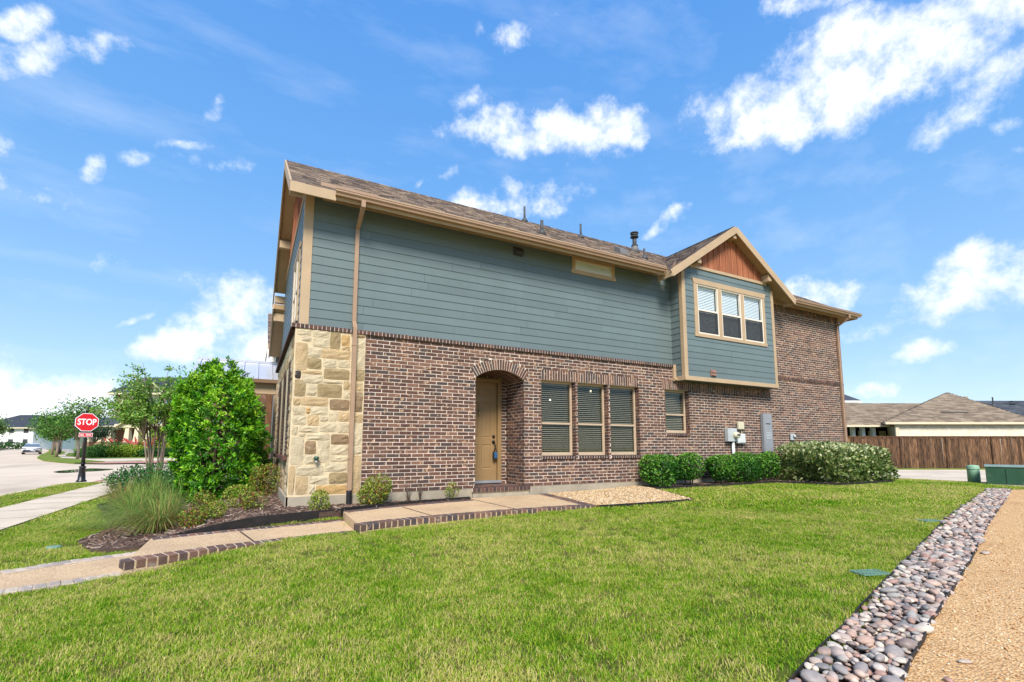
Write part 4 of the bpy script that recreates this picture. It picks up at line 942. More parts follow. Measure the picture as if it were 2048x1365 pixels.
ROAD = [(-6.15, -30), (-6.15, 23.8), (-5.75, 25.6), (-5.1, 27.6), (-4.0, 30), (-1, 31.5), (30, 31.5), (30, 47), (-5, 45.6), (-9.4, 46.2), (-11.6, 48.2), (-13.4, 51.6), (-15.4, 55.8), (-18.8, 66), (-21.6, 76.5), (-25.6, 93), (-31.0, 114), (-41, 150), (-54, 200), (-62, 200), (-38, 114), (-25, 64), (-20, 44), (-19, 30), (-19, -30)]
flat_patch('road', ROAD, -.10, 'road')
# near verge, sidewalk and ramp with red pavers
VERGE = [(-6.1, -30), (-4.9, -30), (-4.9, 24.6), (-5.25, 24.9), (-6.0, 24.6), (-6.1, 23.6)]
flat_patch('verge', VERGE, .0, 'lawn_soil', .12)
flat_patch('kerb', [(-6.3, -30), (-6.1, -30), (-6.1, 23.6), (-5.95, 24.7), (-6.12, 24.9), (-6.3, 23.7)], -.004, 'sidewalk', .12)
SWALK = [(-4.88, -30), (-3.58, -30), (-3.58, 20), (-3.2, 23), (-1, 27), (20, 29), (20, 30.5), (-2, 29), (-4.3, 27.2), (-5.2, 25.0), (-4.88, 24.4)]
sw_o = flat_patch('sidewalk', SWALK, .012, 'sidewalk', .1)
flat_patch('paver_ramp', [(-5.6, 24.75), (-5.0, 25.0), (-4.2, 27.3), (-4.4, 28.9), (-5.0, 29.0), (-5.5, 27.2)], -.03, 'red_paver')
t = MB()
for y in np.arange(-2, 24, 1.5): t.box(-4.87, -3.59, y-.006, y+.006, .0135, .0145)
t.build('joint', M['mulch'], sw_o)
pd = MB(); c = Vector((-8.5, 37.3, 0))
pts = [(c.x+1.05*math.cos(a)*(1+.2*math.sin(2*a+1)), c.y+2.4*math.sin(a)*(1+.15*math.cos(3*a))) for a in np.linspace(0, 2*math.pi, 28, endpoint=False)]
flat_patch('puddle', pts, -.094, 'puddle')
# far side of the crossing
flat_patch('verge', [(-11.7, 48.5), (-13.5, 51.9), (-15.5, 56.0), (-18.9, 66.2), (-21.7, 76.7), (-25.7, 93.2), (-33.4, 123), (-42, 152), (-37, 140), (-24.6, 97), (-22.2, 88), (-19.2, 73.4), (-16.0, 62.2), (-14.1, 58.5), (-11.4, 52.6), (-10.2, 50.0)], .02, 'field', .12)
flat_patch('sidewalk', [(-10.2, 50.0), (-11.4, 52.6), (-14.1, 58.5), (-16.0, 62.2), (-19.2, 73.4), (-22.2, 88), (-24.6, 97), (-37, 140), (-34.5, 139), (-20.9, 88), (-17.4, 70.4), (-14.4, 61), (-12.6, 57.4), (-8, 57), (20, 55), (20, 52), (-8, 51.5)], .03, 'sidewalk', .1)
flat_patch('paver_ramp', [(-10.1, 49.6), (-11.3, 48.4), (-9.4, 46.3), (-5.0, 45.8), (20, 47), (20, 50), (-6, 49.6)], -.02, 'red_paver')
flat_patch('front_yard', [(-12.4, 57.6), (-8, 57.2), (20, 55.2), (20, 80), (-20, 90), (-22, 88), (-17.8, 70.4), (-14.2, 61)], .05, 'field', .1)
flat_patch('sidewalk', [(-40.5, 118), (-64, 208), (-66, 208), (-42.2, 118), (-27.6, 64), (-23.5, 44), (-22, 44), (-26, 64)], .02, 'sidewalk')
# ---- walkway of exposed aggregate with brick borders
WU_F = [(1.41, 7.07), (1.96, 7.25), (2.9, 7.36), (3.99, 7.44), (5.13, 7.42), (5.72, 7.34)]
WU_B = [(1.45, 8.72), (2.19, 9.02), (3.1, 9.22), (4.06, 9.38)]
WU_R = [(5.72, 7.34), (5.95, 8.5), (6.14, 9.69)]
ZU = .297
WALK_U = WU_F + WU_R[1:] + [(4.12, 9.69)] + WU_B[::-1]
WM_F = [(-1.11, 6.60), (-.4, 6.92), (.5, 7.13), (1.41, 7.27)]; WM_B = [(-1.10, 8.16), (-.3, 8.36), (.6, 8.52), (1.44, 8.70)]; ZM = .17
WALK_M = WM_F + WM_B[::-1]
WL_F = [(-3.58, 5.95), (-2.7, 6.2), (-1.98, 6.39), (-1.5, 6.52), (-1.11, 6.68)]; WL_B = [(-3.58, 7.1), (-2.9, 7.3), (-2.35, 7.53), (-1.9, 7.8), (-1.10, 8.1)]; ZLW = .022
WALK_L = WL_F + WL_B[::-1]
def walkway(poly, z, th, edges, name='walkway', width=.2, bm='paver_brick'):
    o = struct(MB().prism([(x, y, z-.012) for x, y in poly], (0, 0, -th)).build(name, M['aggregate']))
    cx = sum(p[0] for p in poly)/len(poly); cy = sum(p[1] for p in poly)/len(poly)
    for pts in edges:
        acc = [0]
        for a, b in zip(pts, pts[1:]): acc.append(acc[-1]+math.hypot(b[0]-a[0], b[1]-a[1]))
        def at(s):
            for i in range(len(pts)-1):
                if s <= acc[i+1] or i == len(pts)-2:
                    f = (s-acc[i])/(acc[i+1]-acc[i]); return Vector((pts[i][0]+(pts[i+1][0]-pts[i][0])*f, pts[i][1]+(pts[i+1][1]-pts[i][1])*f, 0))
        n = round(acc[-1]/.101); p = acc[-1]/n
        # pale mortar bed under the border
        q0 = [at(i*p) for i in range(n+1)]; mbm = MB()
        for i in range(n):
            a, b = q0[i], q0[i+1]; d = (b-a).normalized(); nn = Vector((-d.y, d.x, 0)); c = Vector((cx, cy, 0))
            if nn.dot(c-(a+b)/2) < 0: nn = -nn
            A = a+nn*.004+(d*.014 if i == 0 else d*0); B_ = b+nn*.004-(d*.014 if i == n-1 else d*0)
            mbm.prism([(*(A)[:2], z-.005), (*(B_)[:2], z-.005), (*(B_+nn*width)[:2], z-.005), (*(A+nn*width)[:2], z-.005)], (0, 0, -.09))
            k = MB(); w = p-.012; m = (a+b)/2 - nn*.004
            loc = m + nn*width/2; ang = math.atan2(d.y, d.x)
            key = '%s_%d' % (bm, random.randrange(5)); me = bpy.data.meshes.get(key)
            if me is None:
                k.bbox(-.0445, .0445, -width/2, width/2, -.095, 0, .007); me = bpy.data.meshes.new(key); me.from_pydata(k.v, [], k.f); me.materials.append(M[bm])
            link('brick', me, o, (loc.x, loc.y, z+random.uniform(-.002, .004)), rot=(0, 0, ang+random.uniform(-.03, .03)))
        mbm.build('mortar_bed', M['walk_mortar'], o)
    return o
wu = walkway(WALK_U, ZU, .3, [WU_F, WU_B, WU_R]); wm = walkway(WALK_M, ZM, .25, [WM_F, WM_B]); wl = walkway(WALK_L, ZLW, .15, [WL_F, WL_B], bm='paver_pale')
for o, x0, y0, x1, y1, z in ((wu, 2.62, 7.5, 2.5, 9.0, ZU), (wu, 4.2, 7.6, 4.15, 9.6, ZU), (wm, .12, 7.2, -.08, 8.3, ZM), (wl, -2.2, 6.5, -2.45, 7.4, ZLW)):
    MB().beam((x0, y0, z-.0105), (x1, y1, z-.0105), .022, .006).build('joint', M['mulch'], o)
# ---- lawn sheet
RKL = [(-2.2, .42), (.2, 1.10), (1.4, 1.41), (2.68, 1.75), (3.91, 2.07), (5.33, 2.46), (7.73, 3.09), (9.78, 3.60), (13, 4.37), (16.3, 5.16)]
RKR = [(-2.0, .03), (.4, .72), (1.7, 1.06), (3.2, 1.45), (4.31, 1.75), (5.74, 2.09), (7.9, 2.64), (10.5, 3.30), (13.9, 4.14), (16.87, 4.89)]
ROCK = RKL + RKR[::-1]
DG = RKR + [(17.1, 4.92), (18.5, 4.35), (22, 2.9), (22, -8), (-6, -8), (-3.5, -.4)]
MULCH = [(-1.12, 8.28), (-.3, 8.42), (1.44, 8.80), (1.47, 8.82), (2.2, 9.1), (4.12, 9.46), (4.22, 9.74), (.63, 9.74), (.63, 16.4), (-1.9, 16.4), (-2.9, 14.2), (-2.5, 12.6), (-2.0, 10.6), (-2.15, 9.4), (-1.75, 8.35), (-1.2, 8.1)]
GRAVEL = [(5.76, 7.36), (7.95, 7.02), (8.85, 9.05), (9.0, 9.76), (6.2, 9.76), (5.99, 8.5)]
BEDR = [(8.89, 9.03), (11.03, 8.68), (13.2, 8.72), (13.98, 7.27), (16.53, 7.30), (17.2, 8.2), (17.2, 9.76), (9.05, 9.76)]
SINK = [WALK_U, WALK_M, WALK_L, MULCH, GRAVEL, BEDR, ROCK, DG]
def shrink(P, d):
    cx = sum(p[0] for p in P)/len(P); cy = sum(p[1] for p in P)/len(P)
    return P, d
def edge_dist(x, y, P):
    m = 9
    for i in range(len(P)):
        ax, ay = P[i]; bx, by = P[(i+1) % len(P)]; dx, dy = bx-ax, by-ay; t = max(0, min(1, ((x-ax)*dx+(y-ay)*dy)/(dx*dx+dy*dy+1e-9)))
        m = min(m, math.hypot(x-ax-dx*t, y-ay-dy*t))
    return m
def lawn_sheet():
    xs = np.arange(-3.57, 24.01, .24); ys = np.arange(-8, 24.6, .24); V = []; F = []; idx = {}
    def vid(i, j):
        if (i, j) not in idx:
            x, y = float(xs[i]), float(ys[j]); z = lawn_h(x, y)-.006
            for P in SINK:
                if inpoly(x, y, P):
                    e = edge_dist(x, y, P); z -= (.30 if P in (WALK_U, WALK_M) else (.03 if P is MULCH else .1))*min(1, max(0, (e-.02)/.2)); break
            idx[i, j] = len(V); V.append((x, y, z))
        return idx[i, j]
    for i in range(len(xs)-1):
        for j in range(len(ys)-1):
            x, y = xs[i], ys[j]
            if x > 12 and dep(x, y) > 17.0: continue
            if x > .7 and y > 10: continue
            if y < -1.5 and x > 3: continue
            F.append((vid(i, j), vid(i+1, j), vid(i+1, j+1), vid(i, j+1)))
    return struct(link('lawn', np_mesh('lawn', V, F, M['lawn_soil'], smooth=True)))
lawn_sheet()
GB = flat_patch('gravel_bed', GRAVEL, .035, 'gravel_base' if 'gravel_base' in M else 'mulch', 0, lawn_h, .4)
flat_patch('mulch_bed', MULCH, .0, 'mulch', .2, bed_h, .3)
flat_patch('mulch_bed', BEDR, .012, 'mulch', .1, lawn_h, .4)
flat_patch('rock_base', ROCK, -.035, 'mulch', 0, lawn_h, .4)
flat_patch('granite_path', DG, .0, 'granite', 0, lawn_h, .5)
flat_patch('driveway', [LF(a, d, 0)[:2] for a, d in ((4.5, 16.9), (45, 16.2), (45, 25.3), (4.5, 25.3))], .2, 'sidewalk', .3, lambda x, y: 0)
flat_patch('verge', [LF(a, d, 0)[:2] for a, d in ((4.5, 25.31), (45, 25.31), (45, 26.4), (4.5, 26.4))], .24, 'field', .3, lambda x, y: 0)
# ---- steel edging
def edging(name, label, pts, h0, h1, hf, grp='steel lawn edging', th=.007, mat='black_steel'):
    """thin upright strip along pts; hf ground, from h0 below to h1 above"""
    t = MB(); P = []
    for (ax, ay), (bx, by) in zip(pts, pts[1:]):
        n = max(1, int(math.hypot(bx-ax, by-ay)/.35))
        for i in range(n): P.append((ax+(bx-ax)*i/n, ay+(by-ay)*i/n))
    P.append(pts[-1]); P = [(x+random.uniform(-.012, .012), y+random.uniform(-.012, .012)) for x, y in P]
    for (ax, ay), (bx, by) in zip(P, P[1:]):
        d = Vector((bx-ax, by-ay, 0)).normalized(); n = Vector((-d.y, d.x, 0))*th/2; za, zb = hf(ax, ay), hf(bx, by)
        A = Vector((ax, ay, 0)); B = Vector((bx, by, 0)); k = len(t.v)
        for p, z in ((A-n, za), (A+n, za), (B+n, zb), (B-n, zb)): t.v.append((p.x, p.y, z-h0))
        for p, z in ((A-n, za), (A+n, za), (B+n, zb), (B-n, zb)): t.v.append((p.x, p.y, z+h1))
        for q in ((4, 5, 6, 7), (0, 1, 5, 4), (1, 2, 6, 5), (2, 3, 7, 6), (3, 0, 4, 7)): t.f.append(tuple(k+i for i in q)); t.m.append(0)
    return tag(t.build(name, M[mat]), label, 'edging', grp)
edging('steel_edging', 'black steel strip holding the mulch above the lower walkway', [(-1.08, 8.27), (-.3, 8.42), (.6, 8.60), (1.42, 8.80)], .25, .03, bed_h, th=.012)
edging('steel_edging', 'black steel strip between the shrub bed and the upper walkway', [(1.43, 8.79), (2.2, 9.1), (3.1, 9.30), (4.1, 9.47)], .2, .045, bed_h, th=.012)
edging('steel_edging', 'black steel strip round the boxwood and hedge bed', [(9.05, 9.6), (8.89, 9.03), (11.03, 8.68), (13.2, 8.72), (13.98, 7.27), (16.53, 7.30), (17.2, 8.0)], .1, .07, lawn_h, th=.012)
edging('steel_edging', 'thin dark strip along the front of the pea gravel patch', [(5.80, 7.33), (7.95, 7.02), (8.85, 9.02)], .1, .05, lawn_h, th=.01)
edging('steel_edging', 'rusty steel strip between the lawn and the river stones', RKL, .1, .03, lawn_h, th=.008)
edging('steel_edging', 'rusty steel strip between the river stones and the granite path', RKR, .1, .03, lawn_h, th=.008)
edging('steel_edging', 'low dark strip round the grass clumps beside the sidewalk', [(-2.0, 15.2), (-2.75, 14.9), (-2.95, 14.2), (-2.7, 13.5), (-2.2, 13.2)], .05, .1, lawn_h, th=.02)
# ---- scattering
def scatter(name, pts, rot, scl, idx, protos, kind='stuff', parent=None, label=None, cat=None):
    n = len(pts); me = bpy.data.meshes.new(name); me.vertices.add(n); me.vertices.foreach_set('co', np.asarray(pts, np.float32).ravel())
    for nm, ty, arr in (('rot', 'FLOAT_VECTOR', rot), ('scl', 'FLOAT_VECTOR', scl), ('idx', 'INT', idx)):
        a = me.attributes.new(nm, ty, 'POINT'); a.data.foreach_set('vector' if ty == 'FLOAT_VECTOR' else 'value', np.asarray(arr, np.float32 if ty != 'INT' else np.int32).ravel())
    o = link(name, me, parent); o['kind'] = kind
    if label: o['label'] = label
    if cat: o['category'] = cat
    ng = bpy.data.node_groups.new(name, 'GeometryNodeTree'); ng.interface.new_socket('Geometry', in_out='INPUT', socket_type='NodeSocketGeometry'); ng.interface.new_socket('Geometry', in_out='OUTPUT', socket_type='NodeSocketGeometry')
    N, L = ng.nodes, ng.links; gi = N.new('NodeGroupInput'); go = N.new('NodeGroupOutput'); ip = N.new('GeometryNodeInstanceOnPoints'); jn = N.new('GeometryNodeJoinGeometry')
    for p in reversed(protos):
        oi = N.new('GeometryNodeObjectInfo'); oi.inputs['Object'].default_value = p; oi.inputs['As Instance'].default_value = True; L.new(oi.outputs['Geometry'], jn.inputs[0])
    def na(nm, ty):
        x = N.new('GeometryNodeInputNamedAttribute'); x.data_type = ty; x.inputs['Name'].default_value = nm; return x.outputs['Attribute']
    L.new(gi.outputs[0], ip.inputs['Points']); L.new(jn.outputs[0], ip.inputs['Instance']); ip.inputs['Pick Instance'].default_value = True
    L.new(na('idx', 'INT'), ip.inputs['Instance Index']); L.new(na('rot', 'FLOAT_VECTOR'), ip.inputs['Rotation']); L.new(na('scl', 'FLOAT_VECTOR'), ip.inputs['Scale'])
    L.new(ip.outputs[0], go.inputs[0]); md = o.modifiers.new('scatter', 'NODES'); md.node_group = ng
    return o
def proto(name, me): return bpy.data.objects.new(name, me)      # instanced only, never placed itself
def blade_tuft(n, rad, h0, h1, w, lean, seed, mat='grass_blade'):
    g = np.random.default_rng(seed); V = []; F = []
    for i in range(n):
        a = g.uniform(0, 6.283); r = rad*math.sqrt(g.uniform(0, 1)); x, y = r*math.cos(a), r*math.sin(a); h = g.uniform(h0, h1); b = g.uniform(0, 6.283); l = g.uniform(.15, lean)*h
        dx, dy = math.cos(b), math.sin(b); sx, sy = -dy*w/2, dx*w/2; k = len(V)
        V += [(x-sx, y-sy, -.004), (x+sx, y+sy, -.004), (x+dx*l*.4+sx*.8, y+dy*l*.4+sy*.8, h*.6), (x+dx*l*.4-sx*.8, y+dy*l*.4-sy*.8, h*.6), (x+dx*l, y+dy*l, h)]
        F += [(k, k+1, k+2), (k, k+2, k+3), (k+3, k+2, k+4)]
    return np_mesh('tuft', V, F, M[mat])
tufts = [proto('grass_tuft', blade_tuft(48, .085, .010, .030, .0040, 1.9, s)) for s in range(5)]
tufts_far = [proto('grass_tuft', blade_tuft(34, .16, .016, .036, .009, 1.6, 20+s)) for s in range(3)]
def scatter_lawn():
    P = []; S = []; I = []
    EX = [WALK_U, WALK_M, WALK_L, MULCH, GRAVEL, BEDR, ROCK, DG]
    def try_zone(x0, x1, y0, y1, density, hfun, sc_, ids, ok=None):
        n = int((x1-x0)*(y1-y0)*density)
        for x, y in zip(NR.uniform(x0, x1, n), NR.uniform(y0, y1, n)):
            if ok and not ok(x, y): continue
            if any(inpoly(x, y, Q) for Q in EX): continue
            P.append((x, y, hfun(x, y)-.004)); S.append(sc_*NR.uniform(.75, 1.25)); I.append(NR.choice(ids))
    vis = lambda x, y: dep(x, y) > .3 and abs((x*RH.x+y*RH.y)/max(dep(x, y), .1)) < 2.6
    try_zone(-3.5, 6, .2, 7.5, 300, lawn_h, 1.0, range(5), lambda x, y: vis(x, y) and dep(x, y) < 5.2)
    try_zone(-3.5, 15, 1, 13, 175, lawn_h, 1.1, range(5), lambda x, y: vis(x, y) and 5.2 <= dep(x, y) < 9)
    try_zone(-3.5, 20, 1, 16, 80, lawn_h, 1.1, range(5, 8), lambda x, y: vis(x, y) and 9 <= dep(x, y) < 17 and not (x > .6 and y > 9.7))
    try_zone(-3.5, .2, 15, 24, 30, lawn_h, 1.2, range(5, 8), lambda x, y: vis(x, y))
    try_zone(-6.1, -4.9, 8, 24.5, 55, lambda x, y: .0, 1.0, range(5, 8))
    n = len(P); rot = np.zeros((n, 3)); rot[:, 2] = NR.uniform(0, 6.28, n); scl = np.stack([S, S, np.array(S)*NR.uniform(.8, 1.2, n)], 1)
    tag(scatter('grass', P, rot, scl, I, tufts+tufts_far), 'mown green lawn grass with straw coloured patches in front of the house', 'grass')
scatter_lawn()
# ---- river stones
def stone_mesh(i, mat='river_stone', sub=2):
    bm = bmesh.new(); bmesh.ops.create_icosphere(bm, subdivisions=sub, radius=.5); g = random.Random(i)
    ax = [Vector((g.gauss(0, 1), g.gauss(0, 1), g.gauss(0, 1))).normalized() for _ in range(5)]; am = [g.uniform(-.30, .22) for _ in ax]
    for v in bm.verts:
        n = v.co.normalized(); k = 1+sum(m*max(0, n.dot(a))**2 for a, m in zip(ax, am)); v.co = n*.5*k
    me = bpy.data.meshes.new('river_stone'); bm.to_mesh(me); bm.free(); me.materials.append(M[mat]); me.polygons.foreach_set('use_smooth', [True]*len(me.polygons)); return me
RS = [stone_mesh(i) for i in range(12)]
def strip_point(u, v):
    s = u*(len(RKL)-1); i = min(int(s), len(RKL)-2); f = s-i
    a = (RKL[i][0]+(RKL[i+1][0]-RKL[i][0])*f, RKL[i][1]+(RKL[i+1][1]-RKL[i][1])*f); b = (RKR[i][0]+(RKR[i+1][0]-RKR[i][0])*f, RKR[i][1]+(RKR[i+1][1]-RKR[i][1])*f)
    return a[0]+(b[0]-a[0])*v, a[1]+(b[1]-a[1])*v
rock_bed = struct(MB().box(16.2, 16.3, 5.0, 5.05, .0, .02).build('rock_bed', M['mulch']))
def lay_rocks():
    placed = []; cells = {}
    lens = [math.hypot(RKL[i+1][0]-RKL[i][0], RKL[i+1][1]-RKL[i][1]) for i in range(len(RKL)-1)]; tot = sum(lens)
    def rand_u():
        r = random.uniform(0, tot)
        for i, l in enumerate(lens):
            if r < l: return (i+r/l)/len(lens)
            r -= l
        return .999
    for layer, (tries, smin, smax, zoff, pack) in enumerate(((9000, .04, .085, -.014, .36), (9000, .045, .12, .006, .40), (4200, .05, .14, .020, .46))):
        cells = {}
        for _ in range(tries):
            x, y = strip_point(rand_u(), random.uniform(.02, .98)); d = dep(x, y)
            if d < .8: continue
            L = smin+(smax-smin)*random.random()**1.7; r = L*pack
            if d > 9 and random.random() < .35: continue
            cx, cy = int(x/.12), int(y/.12); okk = True
            for i in range(cx-1, cx+2):
                for j in range(cy-1, cy+2):
                    for (px, py, pr) in cells.get((i, j), ()):
                        if (px-x)**2+(py-y)**2 < (r+pr)**2: okk = False; break
                    if not okk: break
                if not okk: break
            if not okk: continue
            cells.setdefault((cx, cy), []).append((x, y, r))
            placed.append((x, y, lawn_h(x, y)+zoff+random.uniform(-.008, .010), L, L*random.uniform(.55, .9), L*random.uniform(.36, .66)))
    placed.sort(key=lambda p: -p[3]/(dep(p[0], p[1])**1.0) if abs((p[0]*RH.x+p[1]*RH.y)/dep(p[0], p[1])) < 1.09 and dep(p[0], p[1]) > 2.2 else 0)
    P = []; Rr = []; S = []; I = []
    for n, (x, y, z, a, b, c) in enumerate(placed):
        rot = (random.uniform(-.3, .3), random.uniform(-.3, .3), random.uniform(0, 6.28)); i = random.randrange(12)
        if n < 300: link('river_stone', RS[i], rock_bed, (x, y, z), rot=rot, scale=(a, b, c))
        else: P.append((x, y, z)); Rr.append(rot); S.append((a, b, c)); I.append(i)
    scatter('river_stones', P, Rr, S, I, [proto('river_stone_proto', m) for m in RS], parent=rock_bed)
    print('rocks', len(placed))
lay_rocks()
for x, y, rz, mi, sx in ((5.02, 1.75, .4, 4, .12), (3.35, 1.30, 1.2, 6, .07), (3.75, 1.38, .2, 0, .10), (4.6, 2.32, .5, 9, .09), (3.5, 2.02, 2.2, 2, .13)):
    pass
tag(link('loose_stone', RS[4], None, (7.4, 2.42, lawn_h(7.4, 2.42)+.012), rot=(0, 0, .3), scale=(.13, .08, .04)), 'reddish river stone lying loose on the granite path', 'stone')
tag(link('loose_stone', RS[6], None, (3.42, 1.33, lawn_h(3.42, 1.33)+.010), rot=(0, 0, 1.2), scale=(.05, .04, .03)), 'small white pebble lying loose on the granite path', 'stone')
tag(link('loose_stone', RS[8], None, (3.78, 1.38, lawn_h(3.78, 1.38)+.008), rot=(0, 0, -.5), scale=(.085, .045, .025)), 'flat grey river stone lying loose on the granite path', 'stone')
# ---- pebbles, chips
PS = [proto('pebble', stone_mesh(50+i, 'gravel_stone', 1)) for i in range(4)]; DS = [proto('chip', stone_mesh(70+i, 'granite_chip', 1)) for i in range(4)]
def fill(poly, n, hfun, smin, smax, off, flat=.6, ok=None):
    xs = [p[0] for p in poly]; ys = [p[1] for p in poly]; P = []
    X = NR.uniform(min(xs), max(xs), n); Y = NR.uniform(min(ys), max(ys), n)
    for x, y in zip(X, Y):
        if (ok is None or ok(x, y)) and inpoly(x, y, poly): P.append((x, y, hfun(x, y)+off+NR.uniform(-.004, .006)))
    m = len(P); s = smin+(smax-smin)*NR.random(m)**2; S = np.stack([s*NR.uniform(.9, 1.4, m), s*NR.uniform(.7, 1, m), s*NR.uniform(.4, 1, m)*flat], 1); Rr = NR.uniform(-.5, .5, (m, 3)); Rr[:, 2] = NR.uniform(0, 6.28, m)
    return P, Rr, S, NR.integers(0, 4, m)
tag(scatter('gravel', *fill(GRAVEL, 26000, lawn_h, .018, .05, .04), PS), 'pale pea gravel patch beside the upper walkway', 'gravel')
vis2 = lambda x, y: dep(x, y) > 1.2 and -.2 < (x*RH.x+y*RH.y)/dep(x, y) < 1.25
tag(scatter('granite_chips', *fill([(1.6, -1.2), (1.6, 1.02)] + RKR[3:] + [(17.1, 4.9), (20, 3.7), (20, -1.2)], 70000, lawn_h, .006, .022, .001, .7, lambda x, y: vis2(x, y) and NR.random() < min(1, 5.0/dep(x, y))), DS), 'orange crushed granite surface of the path', 'gravel')
def chip_mesh(i):
    g = random.Random(i); t = MB(); w = g.uniform(.12, .3); t.prism([(-.5, -w/2, 0), (.45, -w/2*g.uniform(.3, 1), .02), (.5, w/2*g.uniform(.3, 1), 0), (-.42, w/2, .03)], (0, 0, .09)); me = bpy.data.meshes.new('mulch_chip'); me.from_pydata(t.v, [], t.f); me.materials.append(M['mulch_chip']); return me
CS = [proto('mulch_chip', chip_mesh(i)) for i in range(4)]
def mulch_fill(poly, n, hf, off):
    P, Rr, S, I = fill(poly, n, hf, .03, .10, off); s = S[:, 0]; S = np.stack([s, s*.8, s*.8], 1); return P, Rr, S, I
tag(scatter('mulch_chips', *mulch_fill(MULCH, 19000, bed_h, .006), CS), 'shredded brown bark mulch in the corner bed', 'mulch')
tag(scatter('mulch_chips', *mulch_fill(BEDR, 5000, lawn_h, .016), CS), 'shredded bark mulch under the boxwoods and hedge', 'mulch')
# ================================================================== plants
def leaves_np(P, Nrm, L, Wd, cols, up=.3, fold=.25, g=NR):
    """folded diamond leaves: P base points, Nrm outward directions"""
    n = len(P); P = np.asarray(P, float); Nrm = np.asarray(Nrm, float); Nrm /= np.linalg.norm(Nrm, axis=1, keepdims=True)+1e-9
    t = g.normal(size=(n, 3))*.8 + Nrm*.6 + np.array([0, 0, up]); t /= np.linalg.norm(t, axis=1, keepdims=True)+1e-9
    s = np.cross(t, Nrm+g.normal(size=(n, 3))*.45); s /= np.linalg.norm(s, axis=1, keepdims=True)+1e-9
    m = np.cross(s, t); L = np.broadcast_to(np.asarray(L, float), (n,))[:, None]*g.uniform(.7, 1.25, (n, 1)); Wd = np.broadcast_to(np.asarray(Wd, float), (n,))[:, None]
    b = P; l = P+t*L*.5+s*Wd*.5+m*Wd*fold; tip = P+t*L; r = P+t*L*.5-s*Wd*.5+m*Wd*fold
    V = np.stack([b, l, tip, r], 1).reshape(-1, 3); k = np.arange(n)*4
    F = np.concatenate([np.stack([k, k+1, k+2], 1), np.stack([k, k+2, k+3], 1)])
    return V, F, np.repeat(cols, 4, 0)
def mixcol(n, pal, w=None, g=NR, var=.18):
    pal = np.array(pal); i = g.choice(len(pal), n, p=w); return pal[i]*g.uniform(1-var, 1+var, (n, 1))
def lump_noise(d, seed, k=7, amp=.14):
    g = np.random.default_rng(seed); ax = g.normal(size=(k*3, 3)); ax /= np.linalg.norm(ax, axis=1, keepdims=True); a = g.uniform(-amp, amp, k*3)
    return 1+(np.maximum(0, d@ax.T)**4*a).sum(1)
def shrub(name, label, cat, loc, rx, ry, h, n, leaf, pal, w=None, group=None, box=2.0, base=.0, seed=1, mat='leaf', tips=None, stems=4, inner=.35, lean=.0, lump=.2):
    """shrub: super-ellipsoid shell of leaves with lumps, thinner inside, short stems"""
    g = np.random.default_rng(seed); e = thing(name, loc, label, cat, group)
    d = g.normal(size=(n, 3)); d /= np.linalg.norm(d, axis=1, keepdims=True)
    se = (np.abs(d)**box).sum(1)**(-1/box); lum = lump_noise(d, seed, amp=lump)
    rr = np.where(g.random(n) < inner, g.uniform(.45, .95, n), g.uniform(.90, 1.06, n))
    q = d*(se*lum*rr)[:, None]; hz = (h-base)/2
    P = q*np.array([rx, ry, hz])+np.array([0, 0, base+hz]); P[:, 2] = np.maximum(P[:, 2], .02)
    nrm = d/np.array([rx, ry, hz]); nrm /= np.linalg.norm(nrm, axis=1, keepdims=True)
    cols = mixcol(n, pal, w, g)
    if tips is not None:
        # young growth: the tops of the clumps carry the fresh leaf colour
        k = (lum > np.quantile(lum, .62)) & (rr > .97) & (g.random(n) < .75) | ((d[:, 2] > .55) & (g.random(n) < .6)); cols[k] = mixcol(int(k.sum()), tips, None, g)
    V, F, C = leaves_np(P, nrm, leaf[0], leaf[1], cols, g=g)
    link('foliage', np_mesh('foliage', V, F, M[mat], C), e, loc)
    t = MB()
    for i in range(stems):
        a = g.uniform(0, 6.28); x, y = rx*.25*math.cos(a), ry*.25*math.sin(a); l = Vector(loc)
        t.tube([l+Vector((x, y, -.05)), l+Vector((x*1.6, y*1.6, h*.35)), l+Vector((x*2.4, y*2.4, h*.7))], [.02+.006*h, .012, .006], 6)
    t.build('stems', M['bark_dark'], e)
    return e
G = srgb
